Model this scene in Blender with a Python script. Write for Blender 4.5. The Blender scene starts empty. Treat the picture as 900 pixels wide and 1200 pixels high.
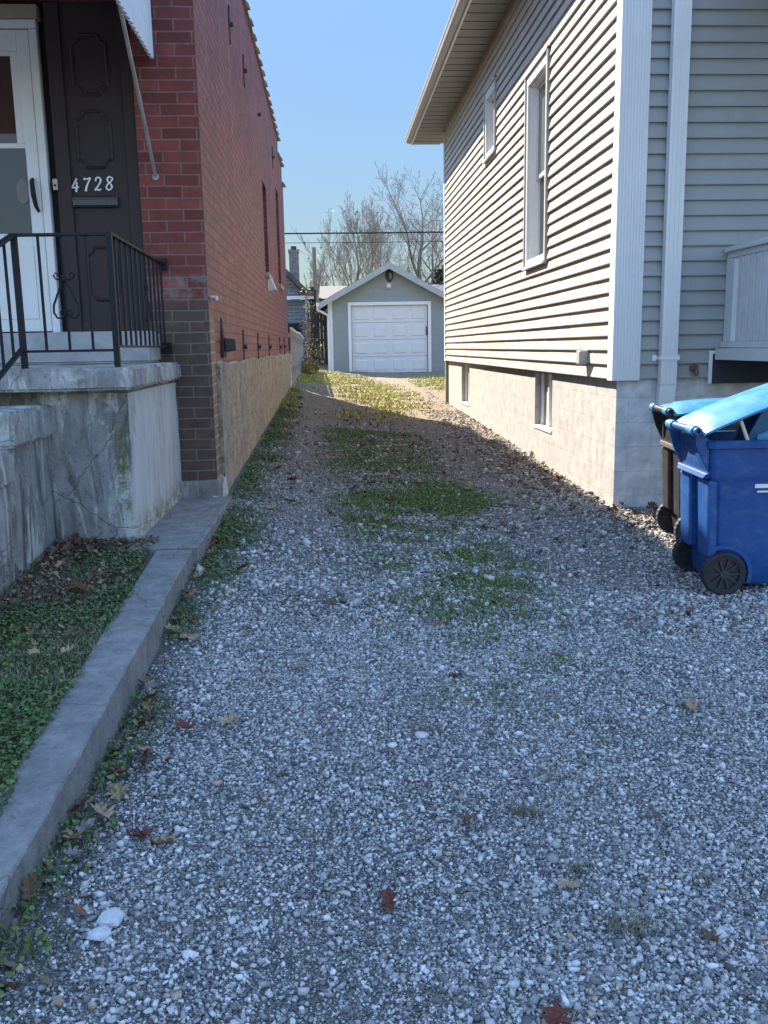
import bpy, bmesh, math, random
import numpy as np
from mathutils import Vector, Matrix

random.seed(7)
rng = np.random.default_rng(7)
scene = bpy.context.scene
COL = scene.collection
R = math.radians

# ------------------------------------------------------------------ camera
cam_d = bpy.data.cameras.new("camera")
cam_d.sensor_fit = 'VERTICAL'
cam_d.sensor_height = 24.0
cam_d.lens = 24.0 * 1050 / 1200
cam_d.clip_start = 0.05
cam_d.clip_end = 3000
cam = bpy.data.objects.new("camera", cam_d)
COL.objects.link(cam)
_r = Vector((0.99800411, -0.06077224, -0.01716163))
_u = Vector((0.02789496, 0.18044682, 0.98318911))
_d = Vector((0.05665385, 0.9817055, -0.18178191))
M = Matrix(((_r.x, _u.x, -_d.x, 0), (_r.y, _u.y, -_d.y, 0), (_r.z, _u.z, -_d.z, 0), (0, 0, 0, 1)))
M.translation = Vector((0, 0, 1.6))
cam.matrix_world = M
scene.camera = cam

# ------------------------------------------------------------------ light
SUN_AZ = 28.5      # degrees to the left of +Y
SUN_EL = 38.2
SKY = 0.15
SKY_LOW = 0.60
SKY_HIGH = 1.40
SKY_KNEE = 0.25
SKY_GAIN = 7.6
SKY_SAT = 1.18
EXPO = 1.97
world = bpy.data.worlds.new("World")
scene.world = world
world.use_nodes = True
wt = world.node_tree
wt.nodes.clear()
wo = wt.nodes.new("ShaderNodeOutputWorld")
wb = wt.nodes.new("ShaderNodeBackground")
ws = wt.nodes.new("ShaderNodeTexSky")
ws.sky_type = 'NISHITA'
ws.sun_disc = False
ws.sun_elevation = R(SUN_EL)
ws.sun_rotation = R(-SUN_AZ)
ws.air_density = 1.0
ws.dust_density = 0.2
ws.ozone_density = 1.3
wb.inputs['Strength'].default_value = SKY
# soft shoulder on the sky so that the glare round the sun does not burn out
_lum = wt.nodes.new("ShaderNodeRGBToBW")
wt.links.new(ws.outputs[0], _lum.inputs[0])
_dv = wt.nodes.new("ShaderNodeMath"); _dv.operation = 'MULTIPLY_ADD'
wt.links.new(_lum.outputs[0], _dv.inputs[0]); _dv.inputs[1].default_value = 1.0 / SKY_KNEE; _dv.inputs[2].default_value = 1.0
_gn = wt.nodes.new("ShaderNodeMath"); _gn.operation = 'DIVIDE'
_gn.inputs[0].default_value = SKY_GAIN; wt.links.new(_dv.outputs[0], _gn.inputs[1])
_hs = wt.nodes.new("ShaderNodeHueSaturation"); _hs.inputs['Saturation'].default_value = SKY_SAT
wt.links.new(ws.outputs[0], _hs.inputs['Color']); wt.links.new(_gn.outputs[0], _hs.inputs['Value'])
# sky gain by direction: dimmed ahead, added brightness overhead and behind for shaded ground
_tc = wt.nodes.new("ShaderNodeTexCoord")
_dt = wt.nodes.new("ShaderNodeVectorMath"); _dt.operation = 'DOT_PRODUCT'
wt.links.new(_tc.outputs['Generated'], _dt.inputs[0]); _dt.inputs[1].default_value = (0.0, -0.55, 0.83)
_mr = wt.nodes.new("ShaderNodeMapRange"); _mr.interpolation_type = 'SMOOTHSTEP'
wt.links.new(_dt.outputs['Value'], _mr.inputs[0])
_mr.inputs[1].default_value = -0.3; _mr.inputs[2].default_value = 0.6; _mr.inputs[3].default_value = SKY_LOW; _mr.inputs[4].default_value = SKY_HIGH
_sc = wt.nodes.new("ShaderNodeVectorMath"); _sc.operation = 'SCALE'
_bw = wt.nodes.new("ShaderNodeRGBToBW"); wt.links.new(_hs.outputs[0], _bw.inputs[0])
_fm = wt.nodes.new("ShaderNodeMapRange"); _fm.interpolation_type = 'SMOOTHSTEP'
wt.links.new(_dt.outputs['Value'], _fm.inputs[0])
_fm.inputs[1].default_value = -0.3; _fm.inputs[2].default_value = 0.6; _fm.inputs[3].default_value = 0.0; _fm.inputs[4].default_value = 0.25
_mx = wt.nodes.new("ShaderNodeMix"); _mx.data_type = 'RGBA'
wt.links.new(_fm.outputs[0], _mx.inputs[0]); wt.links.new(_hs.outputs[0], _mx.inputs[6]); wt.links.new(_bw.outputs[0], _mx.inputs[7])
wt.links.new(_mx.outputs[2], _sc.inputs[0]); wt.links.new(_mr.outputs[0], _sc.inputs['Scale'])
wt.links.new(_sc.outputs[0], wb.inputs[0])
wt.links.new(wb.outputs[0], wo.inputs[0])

sun_d = bpy.data.lights.new("sun", 'SUN')
sun_d.energy = 4.8
sun_d.angle = R(0.53)
sun_d.color = (1.0, 0.90, 0.76)
sun = bpy.data.objects.new("sun", sun_d)
COL.objects.link(sun)
sdir = Vector((-math.sin(R(SUN_AZ)) * math.cos(R(SUN_EL)), math.cos(R(SUN_AZ)) * math.cos(R(SUN_EL)), math.sin(R(SUN_EL))))
sun.rotation_euler = (-sdir).to_track_quat('-Z', 'Y').to_euler()
sun.location = sdir * 60

scene.view_settings.view_transform = 'Standard'
scene.view_settings.look = 'None'
scene.view_settings.exposure = EXPO
scene.view_settings.gamma = 1.0
scene.view_settings.use_curve_mapping = False

# ------------------------------------------------------------------ node helpers
class NT:
    def __init__(s, name):
        s.m = bpy.data.materials.new(name)
        s.m.use_nodes = True
        s.t = s.m.node_tree
        s.t.nodes.clear()
        s.out = s.t.nodes.new("ShaderNodeOutputMaterial")
        s.p = s.t.nodes.new("ShaderNodeBsdfPrincipled")
        s.t.links.new(s.p.outputs[0], s.out.inputs[0])
        s._co = None

    def n(s, typ, **kw):
        nd = s.t.nodes.new("ShaderNode" + typ)
        for k, v in kw.items():
            setattr(nd, k, v)
        return nd

    def set(s, sock, v):
        if isinstance(v, bpy.types.NodeSocket):
            s.t.links.new(v, sock)
        elif isinstance(v, (tuple, list)):
            sock.default_value = (*v, 1.0) if (len(v) == 3 and sock.type == 'RGBA') else v
        else:
            sock.default_value = v

    def co(s):
        if s._co is None:
            s._co = s.n("TexCoord").outputs['Object']
        return s._co

    def xyz(s):
        sp = s.n("SeparateXYZ")
        s.set(sp.inputs[0], s.co())
        return sp.outputs

    def comb(s, a, b, c):
        nd = s.n("CombineXYZ")
        for i, v in enumerate((a, b, c)):
            s.set(nd.inputs[i], v)
        return nd.outputs[0]

    def noise(s, scale, detail=4, rough=0.55, vec=None, dist=0.0, out='Fac'):
        nd = s.n("TexNoise")
        s.set(nd.inputs['Vector'], vec if vec is not None else s.co())
        nd.inputs['Scale'].default_value = scale
        nd.inputs['Detail'].default_value = detail
        nd.inputs['Roughness'].default_value = rough
        nd.inputs['Distortion'].default_value = dist
        return nd.outputs[out]

    def stretch(s, sx, sy, sz):
        nd = s.n("Mapping")
        s.set(nd.inputs['Vector'], s.co())
        nd.inputs['Scale'].default_value = (sx, sy, sz)
        return nd.outputs[0]

    def ramp(s, fac, stops, interp='LINEAR'):
        nd = s.n("ValToRGB")
        s.set(nd.inputs[0], fac)
        cr = nd.color_ramp
        cr.interpolation = interp
        while len(cr.elements) < len(stops):
            cr.elements.new(0.5)
        for e, (p, c) in zip(cr.elements, stops):
            e.position = p
            e.color = (*c, 1) if isinstance(c, (tuple, list)) else (c, c, c, 1)
        return nd.outputs[0]

    def mix(s, fac, a, b, blend='MIX'):
        nd = s.n("Mix", data_type='RGBA', blend_type=blend)
        s.set(nd.inputs[0], fac)
        s.set(nd.inputs[6], a)
        s.set(nd.inputs[7], b)
        return nd.outputs[2]

    def math(s, op, a, b=0.0, c=None, clamp=False):
        nd = s.n("Math", operation=op, use_clamp=clamp)
        s.set(nd.inputs[0], a)
        s.set(nd.inputs[1], b)
        if c is not None:
            s.set(nd.inputs[2], c)
        return nd.outputs[0]

    def smooth(s, v, a, b):
        nd = s.n("MapRange", interpolation_type='SMOOTHSTEP')
        s.set(nd.inputs[0], v)
        nd.inputs[1].default_value = a
        nd.inputs[2].default_value = b
        return nd.outputs[0]

    def attr(s, name):
        nd = s.n("Attribute")
        nd.attribute_name = name
        return nd.outputs['Fac']

    def bump(s, h, strength=0.5, dist=0.01, prev=None):
        nd = s.n("Bump")
        nd.inputs['Strength'].default_value = strength
        nd.inputs['Distance'].default_value = dist
        s.set(nd.inputs['Height'], h)
        if prev is not None:
            s.set(nd.inputs['Normal'], prev)
        return nd.outputs[0]

    def done(s, color=None, rough=None, normal=None, metal=None, spec=None):
        if color is not None:
            s.set(s.p.inputs['Base Color'], color)
        if rough is not None:
            s.set(s.p.inputs['Roughness'], rough)
        if normal is not None:
            s.set(s.p.inputs['Normal'], normal)
        if metal is not None:
            s.set(s.p.inputs['Metallic'], metal)
        if spec is not None:
            s.set(s.p.inputs['Specular IOR Level'], spec)
        return s.m


def simple(name, c, rough=0.6, var=0.12, scale=6.0, bump=0.15, bscale=60.0, bdist=0.002, metal=0.0, spec=0.5, grime=0.0):
    t = NT(name)
    n1 = t.noise(scale, 5, 0.6)
    lo = tuple(x * (1 - var) for x in c)
    hi = tuple(min(1, x * (1 + var)) for x in c)
    col = t.ramp(n1, [(0.3, lo), (0.7, hi)])
    if grime:
        g = t.ramp(t.noise(scale * 2.3, 8, 0.7, dist=0.3), [(0.45, 0.0), (0.72, 1.0)])
        col = t.mix(t.math('MULTIPLY', g, grime), col, tuple(x * 0.35 for x in c))
    nb = t.noise(bscale, 4, 0.6)
    rr = t.ramp(n1, [(0.3, max(0.02, rough - 0.08)), (0.7, min(1, rough + 0.08))])
    return t.done(col, rr, t.bump(nb, bump, bdist), metal, spec)


def brick_mat(name, axis, c1, c2, mortar, bw, bh, ms, paint_bump=0.6, extra=None, rough=0.75, offset=(0, 0), blot=(.72, 1.25), bd=.012):
    t = NT(name)
    x, y, z = t.xyz()
    h = x if axis == 'x' else y
    wob = t.math('MULTIPLY', t.math('SUBTRACT', t.noise(3.0, 3), 0.5), 0.012)
    v = t.comb(t.math('ADD', h, offset[0]), t.math('ADD', t.math('ADD', z, offset[1]), wob), 0.0)
    b = t.n("TexBrick")
    t.set(b.inputs['Vector'], v)
    b.inputs['Color1'].default_value = (*c1, 1)
    b.inputs['Color2'].default_value = (*c2, 1)
    b.inputs['Mortar'].default_value = (*mortar, 1)
    b.inputs['Scale'].default_value = 1.0
    b.inputs['Mortar Size'].default_value = ms
    b.inputs['Mortar Smooth'].default_value = 0.25
    b.inputs['Bias'].default_value = 0.0
    b.inputs['Brick Width'].default_value = bw
    b.inputs['Row Height'].default_value = bh
    col = b.outputs['Color']
    blot = t.ramp(t.noise(7, 6, 0.65), [(0.3, blot[0]), (0.7, blot[1])])
    col = t.mix(1.0, col, blot, 'MULTIPLY')
    if extra:
        col = extra(t, col, x, y, z, b.outputs['Fac'])
    fine = t.noise(90, 5, 0.65)
    med = t.noise(18, 4, 0.6)
    h1 = t.math('ADD', t.math('MULTIPLY', b.outputs['Fac'], -1.0), t.math('MULTIPLY', fine, 0.35))
    h1 = t.math('ADD', h1, t.math('MULTIPLY', med, 0.5))
    return t.done(col, rough, t.bump(h1, paint_bump, bd))

# ------------------------------------------------------------------ mesh helpers
ORIG = {}

def tag(o, label=None, cat=None, group=None, kind=None):
    if label: o['label'] = label
    if cat: o['category'] = cat
    if group: o['group'] = group
    if kind: o['kind'] = kind
    return o


def thing(name, label, cat, loc=(0, 0, 0), rz=0.0, group=None):
    o = bpy.data.objects.new(name, None)
    COL.objects.link(o)
    o.location = loc
    o.rotation_euler = (0, 0, rz)
    o.empty_display_size = 0.2
    ORIG[o.name] = Vector((0, 0, 0)) if rz else Vector(loc)
    return tag(o, label, cat, group)


class MB:
    def __init__(s):
        s.v = []
        s.f = []
        s.mi = []
        s.cur = 0

    def add(s, vs, fs):
        o = len(s.v)
        s.v += [tuple(p) for p in vs]
        s.f += [tuple(i + o for i in f) for f in fs]
        s.mi += [s.cur] * len(fs)
        return s

    def box(s, x0, x1, y0, y1, z0, z1):
        if x0 > x1: x0, x1 = x1, x0
        if y0 > y1: y0, y1 = y1, y0
        if z0 > z1: z0, z1 = z1, z0
        return s.add([(x0, y0, z0), (x1, y0, z0), (x1, y1, z0), (x0, y1, z0), (x0, y0, z1), (x1, y0, z1), (x1, y1, z1), (x0, y1, z1)],
                     [(0, 3, 2, 1), (4, 5, 6, 7), (0, 1, 5, 4), (1, 2, 6, 5), (2, 3, 7, 6), (3, 0, 4, 7)])

    def hexa(s, b, t):
        return s.add(list(b) + list(t), [(0, 3, 2, 1), (4, 5, 6, 7), (0, 1, 5, 4), (1, 2, 6, 5), (2, 3, 7, 6), (3, 0, 4, 7)])

    def bar(s, p, q, w, h=None, up=(0, 0, 1)):
        h = h or w
        p, q = Vector(p), Vector(q)
        d = (q - p).normalized()
        upv = Vector(up)
        if abs(d.dot(upv)) > 0.98: upv = Vector((0, 1, 0))
        a = d.cross(upv).normalized() * w / 2
        b = a.cross(d).normalized() * h / 2
        return s.hexa([p - a - b, p + a - b, q + a - b, q - a - b], [p - a + b, p + a + b, q + a + b, q - a + b])

    def prism(s, poly, axis, a, b):
        """poly: 2D outline; axis 0: (y,z) extruded in x, 1: (x,z) in y, 2: (x,y) in z"""
        def P(p, t):
            return [(t, p[0], p[1]), (p[0], t, p[1]), (p[0], p[1], t)][axis]
        n = len(poly)
        vs = [P(p, a) for p in poly] + [P(p, b) for p in poly]
        fs = [(i, (i + 1) % n, n + (i + 1) % n, n + i) for i in range(n)]
        fs += [tuple(range(n))[::-1], tuple(range(n, 2 * n))]
        return s.add(vs, fs)

    def tube(s, pts, r, n=8, cap=True, closed=False):
        pts = [Vector(p) for p in pts]
        m = len(pts)
        rs = r if isinstance(r, (list, tuple)) else [r] * m
        vs = []
        ref = None
        for i in range(m):
            if closed:
                d = pts[(i + 1) % m] - pts[i - 1]
            else:
                d = pts[min(i + 1, m - 1)] - pts[max(i - 1, 0)]
            if d.length < 1e-9: d = Vector((0, 0, 1))
            d.normalize()
            if ref is None or abs(ref.dot(d)) > 0.95:
                ref = Vector((0, 0, 1)) if abs(d.z) < 0.9 else Vector((1, 0, 0))
            a = d.cross(ref).normalized()
            ref = a.cross(d) if True else ref
            ref = a.cross(d).normalized()
            for k in range(n):
                t = 2 * math.pi * k / n
                vs.append(pts[i] + (a * math.cos(t) + ref * math.sin(t)) * rs[i])
        fs = []
        for i in range(m if closed else m - 1):
            j = (i + 1) % m
            for k in range(n):
                fs.append((i * n + k, i * n + (k + 1) % n, j * n + (k + 1) % n, j * n + k))
        if cap and not closed:
            fs.append(tuple(range(n))[::-1])
            fs.append(tuple((m - 1) * n + k for k in range(n)))
        return s.add(vs, fs)

    def loft(s, rings, cap0=True, cap1=True):
        n = len(rings[0])
        vs = [p for r in rings for p in r]
        fs = []
        for i in range(len(rings) - 1):
            for k in range(n):
                fs.append((i * n + k, i * n + (k + 1) % n, (i + 1) * n + (k + 1) % n, (i + 1) * n + k))
        if cap0: fs.append(tuple(range(n))[::-1])
        if cap1: fs.append(tuple((len(rings) - 1) * n + k for k in range(n)))
        return s.add(vs, fs)

    def disc(s, c, axis, r, t, n=24):
        """short cylinder along axis (unit index) centred at c"""
        rings = []
        for h in (-t / 2, t / 2):
            ring = []
            for k in range(n):
                a = 2 * math.pi * k / n
                p = [r * math.cos(a), r * math.sin(a)]
                q = [(c[0] + h, c[1] + p[0], c[2] + p[1]), (c[0] + p[0], c[1] + h, c[2] + p[1]), (c[0] + p[0], c[1] + p[1], c[2] + h)][axis]
                ring.append(q)
            rings.append(ring)
        return s.loft(rings)

    def build(s, name, mat, parent=None, smooth=False, bevel=0.0, seg=2, local=False):
        me = bpy.data.meshes.new(name)
        off = Vector((0, 0, 0))
        if parent is not None and not local:
            off = ORIG.get(parent.name, Vector((0, 0, 0)))
        me.from_pydata([(v[0] - off.x, v[1] - off.y, v[2] - off.z) for v in s.v], [], s.f)
        for m in (mat if isinstance(mat, (list, tuple)) else [mat]):
            me.materials.append(m)
        if isinstance(mat, (list, tuple)):
            me.polygons.foreach_set('material_index', s.mi)
        bm = bmesh.new()
        bm.from_mesh(me)
        bmesh.ops.recalc_face_normals(bm, faces=bm.faces)
        bm.to_mesh(me)
        bm.free()
        if smooth:
            me.polygons.foreach_set('use_smooth', [True] * len(me.polygons))
        o = bpy.data.objects.new(name, me)
        COL.objects.link(o)
        if parent is not None:
            o.parent = parent
            ORIG[o.name] = off
        if bevel:
            b = o.modifiers.new("bevel", 'BEVEL')
            b.width = bevel
            b.segments = seg
            b.limit_method = 'ANGLE'
            b.angle_limit = R(40)
        if smooth:
            try:
                with bpy.context.temp_override(object=o, active_object=o, selected_objects=[o], selected_editable_objects=[o]):
                    bpy.ops.object.shade_smooth_by_angle(angle=R(40))
            except Exception:
                pass
        return o


def np_mesh(name, verts, faces, mat, parent=None, rnd=None, smooth=False):
    """verts (N,3), faces (M,k) arrays; rnd: per-face random float"""
    me = bpy.data.meshes.new(name)
    k = faces.shape[1]
    me.vertices.add(len(verts))
    me.vertices.foreach_set('co', verts.astype(np.float32).ravel())
    me.loops.add(faces.size)
    me.loops.foreach_set('vertex_index', faces.astype(np.int32).ravel())
    me.polygons.add(len(faces))
    me.polygons.foreach_set('loop_start', np.arange(0, faces.size, k, dtype=np.int32))
    me.polygons.foreach_set('loop_total', np.full(len(faces), k, dtype=np.int32))
    if smooth:
        me.polygons.foreach_set('use_smooth', np.ones(len(faces), dtype=bool))
    me.materials.append(mat)
    if rnd is not None:
        a = me.attributes.new('rnd', 'FLOAT', 'FACE')
        a.data.foreach_set('value', rnd.astype(np.float32))
    me.update()
    me.validate()
    o = bpy.data.objects.new(name, me)
    COL.objects.link(o)
    if parent is not None:
        o.parent = parent
    return o


def holes_wall(mb, axis, plane, a0, a1, z0, z1, holes, depth):
    """flat wall on plane (axis 0: x=plane, a is y; axis 1: y=plane, a is x) with rectangular openings
    and reveals going to plane+depth"""
    As = sorted({a0, a1, *[h[0] for h in holes], *[h[1] for h in holes]})
    Zs = sorted({z0, z1, *[h[2] for h in holes], *[h[3] for h in holes]})
    As = [a for a in As if a0 - 1e-6 <= a <= a1 + 1e-6]
    Zs = [z for z in Zs if z0 - 1e-6 <= z <= z1 + 1e-6]
    P = (lambda a, z, d=0.0: (plane + d, a, z)) if axis == 0 else (lambda a, z, d=0.0: (a, plane + d, z))
    for i in range(len(As) - 1):
        for j in range(len(Zs) - 1):
            ca, cz = (As[i] + As[i + 1]) / 2, (Zs[j] + Zs[j + 1]) / 2
            if any(h[0] < ca < h[1] and h[2] < cz < h[3] for h in holes):
                continue
            mb.add([P(As[i], Zs[j]), P(As[i + 1], Zs[j]), P(As[i + 1], Zs[j + 1]), P(As[i], Zs[j + 1])], [(0, 1, 2, 3)])
    for h in holes:
        A, B, C, D = h[:4]
        for (p, q) in (((A, C), (B, C)), ((B, C), (B, D)), ((B, D), (A, D)), ((A, D), (A, C))):
            mb.add([P(*p), P(*q), P(*q, depth), P(*p, depth)], [(0, 1, 2, 3)])

# ------------------------------------------------------------------ ground
def g_off(x):
    return np.interp(x, [-1.2, -0.8, -0.2, 0.5, 1.4, 2.3], [.30, .268, .175, .10, .03, 0])

def gz(x, y):
    x = np.asarray(x, float); y = np.asarray(y, float)
    return (.15 + .0235 * (np.clip(y, -10, 45) - 7.58)
            + g_off(x) * np.interp(y, [1.2, 1.9, 2.4, 3, 3.5, 4.2, 4.8, 7, 20, 35], [1.05, .98, .86, .80, .86, 1.0, 1.12, 1.2, 1.2, .6]))

def ktop(y):
    return .367 + .046 * (np.asarray(y, float) - 1.92)

def soil(x, y):
    """height of the ground everywhere, the raised yard included"""
    x = np.asarray(x, float); y = np.asarray(y, float)
    z = gz(x, y)
    yard = np.where(y < 5.1, ktop(np.clip(y, -6, 5.1)) - .02, .5)
    inyard = (x < -0.96) & (y < 6.75)
    return np.where(inyard, yard, z)

def fbm(x, y, s, seed=0):
    """cheap smooth noise 0..1"""
    r = np.random.default_rng(seed)
    v = np.zeros_like(np.asarray(x, float))
    tot = 0
    for o in range(4):
        for k in range(4):
            a = r.uniform(0, 2 * math.pi); f = s * 2 ** o * r.uniform(.7, 1.3)
            v += np.sin((x * math.cos(a) + y * math.sin(a)) * f + r.uniform(0, 6.28)) * .5 ** o
        tot += 4 * .5 ** o
    return .5 + 1.6 * v / tot

def gauss(x, y, cx, cy, sx, sy):
    return np.exp(-(((x - cx) / sx) ** 2 + ((y - cy) / sy) ** 2))

def grass_d(x, y):
    """how green the drive is at a point, 0..1"""
    d = 1.6 * gauss(x, y, .82, 8.0, .5, .85)
    d = np.maximum(d, .75 * gauss(x, y, .38, 7.3, .32, 1.0))
    d = np.maximum(d, .72 * gauss(x, y, .72, 5.6, .5, 1.1))
    d = np.maximum(d, .34 * gauss(x, y, .75, 4.2, .5, .9))
    d = np.maximum(d, .70 * gauss(x, y, .6, 11.5, .55, 4.5))
    d = np.maximum(d, .85 * gauss(x, y, -.80, 12.5, .27, 6.5) * (y > 6.6))
    d = np.maximum(d, .8 * gauss(x, y, -.68, 6.0, .2, 1.7))
    d = np.maximum(d, .6 * gauss(x, y, -.74, 4.0, .13, 1.2))
    d = np.maximum(d, .6 * gauss(x, y, -.76, 2.5, .09, .9))
    d = np.maximum(d, .55 * gauss(x, y, -.72, 1.75, .12, .25))
    d = np.maximum(d, 1.0 * gauss(x, y, 1.1, 20.5, .75, 4.0))
    d = np.maximum(d, 1.15 * gauss(x, y, -.3, 26.0, 1.2, 3.2))
    d = np.maximum(d, .8 * gauss(x, y, 3.0, 25.0, .6, 3.0))
    return d * np.clip(.30 + 1.25 * fbm(x, y, 5.5, 5) * (.5 + fbm(x, y, 13, 6)), 0, 1.35)

def build_ground():
    xs = np.concatenate([[-900, -300, -90, -40, -20, -12, -8, -5, -3.5, -2.5, -1.8, -1.4, -1.1, -0.965, -0.955],
                         np.arange(-.9, 2.6, .05), [2.7, 3, 3.5, 4.5, 6, 9, 14, 22, 40, 90, 300, 900]])
    ys = np.concatenate([[-900, -300, -90, -40, -15, -8, -4, -2, -1], np.arange(0, 8, .05), np.arange(8, 34, .2),
                         [36, 40, 45, 60, 90, 150, 300, 900, 1500]])
    X, Y = np.meshgrid(xs, ys, indexing='ij')
    Z = soil(X, Y)
    near = (X > -.9) & (X < 2.6) & (Y < 34) & (Y > 0)
    Z = Z + near * (.012 * (fbm(X, Y, 3, 1) - .5) + .010 * (fbm(X, Y, 14, 2) - .5))
    n, m = len(xs), len(ys)
    V = np.stack([X, Y, Z], -1).reshape(-1, 3)
    I = np.arange(n * m).reshape(n, m)
    F = np.stack([I[:-1, :-1], I[1:, :-1], I[1:, 1:], I[:-1, 1:]], -1).reshape(-1, 4)
    t = NT("ground")
    x, y, z = t.xyz()
    co = t.co()
    fine = t.noise(70, 6, 0.7)
    big = t.noise(1.3, 4, 0.6)
    vor = t.n("TexVoronoi", feature='F1')
    t.set(vor.inputs['Vector'], co); vor.inputs['Scale'].default_value = 62
    stones = t.ramp(vor.outputs['Color'], [(0.0, (.14, .14, .14)), (.35, (.27, .27, .275)), (.7, (.42, .42, .425)), (1.0, (.58, .58, .575))])
    edge = t.ramp(vor.outputs['Distance'], [(.25, 1.0), (.6, .35)])
    stones = t.mix(1.0, t.mix(1.0, stones, edge, 'MULTIPLY'), (.5, .5, .5), 'MULTIPLY')  # darkened between cells: gap shade put into the ground colour
    dirt = t.ramp(fine, [(.3, (.06, .055, .05)), (.7, (.19, .178, .16))])
    m1 = t.ramp(t.math('ADD', big, t.math('MULTIPLY', t.noise(9, 5, .7), .5)), [(.55, 0.0), (.85, 1.0)])
    col = t.mix(m1, stones, dirt)
    v2 = t.n("TexVoronoi", feature='F1'); t.set(v2.inputs['Vector'], co); v2.inputs['Scale'].default_value = 210
    gr = t.ramp(v2.outputs['Color'], [(0, (.04, .038, .035)), (.4, (.13, .125, .115)), (.75, (.33, .32, .30)), (1, (.55, .54, .51))])
    col = t.mix(.8, col, t.mix(1.0, gr, (.75, .74, .72), 'MULTIPLY'))
    damp = t.ramp(t.noise(1.1, 5, .65), [(.42, 1.0), (.62, .55)])
    col = t.mix(1.0, col, damp, 'MULTIPLY')
    # the two worn wheel tracks: fine dusty grit
    def track(cx, w):
        d = t.math('ABSOLUTE', t.math('SUBTRACT', x, cx))
        return t.smooth(d, w, w * .3)
    grit = t.ramp(t.noise(120, 5, .75), [(.3, (.10, .09, .08)), (.7, (.33, .295, .26))])
    tr = t.math('MAXIMUM', track(-.18, .42), track(1.75, .6))
    tr = t.math('MULTIPLY', tr, t.smooth(y, 3.5, 7.5))
    col = t.mix(t.math('MULTIPLY', tr, .7), col, grit)
    # the far end: tan dirt
    tan = t.ramp(t.noise(25, 6, .75), [(.25, (.13, .095, .05)), (.5, (.25, .19, .105)), (.75, (.35, .275, .16))])
    far = t.smooth(t.math('ADD', y, t.math('MULTIPLY', big, 4)), 13.0, 19.0)
    col = t.mix(t.math('MULTIPLY', far, .85), col, tan)
    # far lawn around
    lawn = t.ramp(t.noise(4, 6, .7), [(.3, (.05, .07, .025)), (.7, (.16, .14, .06))])
    out = t.math('MAXIMUM', t.smooth(y, 33, 37), t.smooth(t.math('MULTIPLY', x, -1.0), .97, 1.02))
    out = t.math('MAXIMUM', out, t.smooth(x, 5, 9))
    soilc = t.ramp(t.noise(40, 6, .7), [(.3, (.035, .03, .02)), (.7, (.10, .085, .055))])
    col = t.mix(out, col, t.mix(t.smooth(y, 9, 12), soilc, lawn))
    # thin soil against the kerb
    kb = t.smooth(t.math('ADD', x, t.math('MULTIPLY', t.noise(5, 5, .7), .35)), -.42, -.62)
    kb = t.math('MULTIPLY', kb, t.smooth(y, 8, 6.5))
    col = t.mix(t.math('MULTIPLY', kb, .85), col, t.mix(.45, t.ramp(fine, [(.3, (.028, .024, .02)), (.7, (.095, .082, .066))]), gr))
    h = t.math('ADD', t.math('MULTIPLY', vor.outputs['Distance'], -.8), t.math('MULTIPLY', fine, .7))
    h = t.math('ADD', h, t.math('MULTIPLY', v2.outputs['Distance'], -.5))
    mat = t.done(col, .95, t.bump(h, 1.0, .016))
    o = np_mesh("ground", V, F, mat, smooth=True)
    tag(o, kind='structure')

build_ground()

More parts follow.
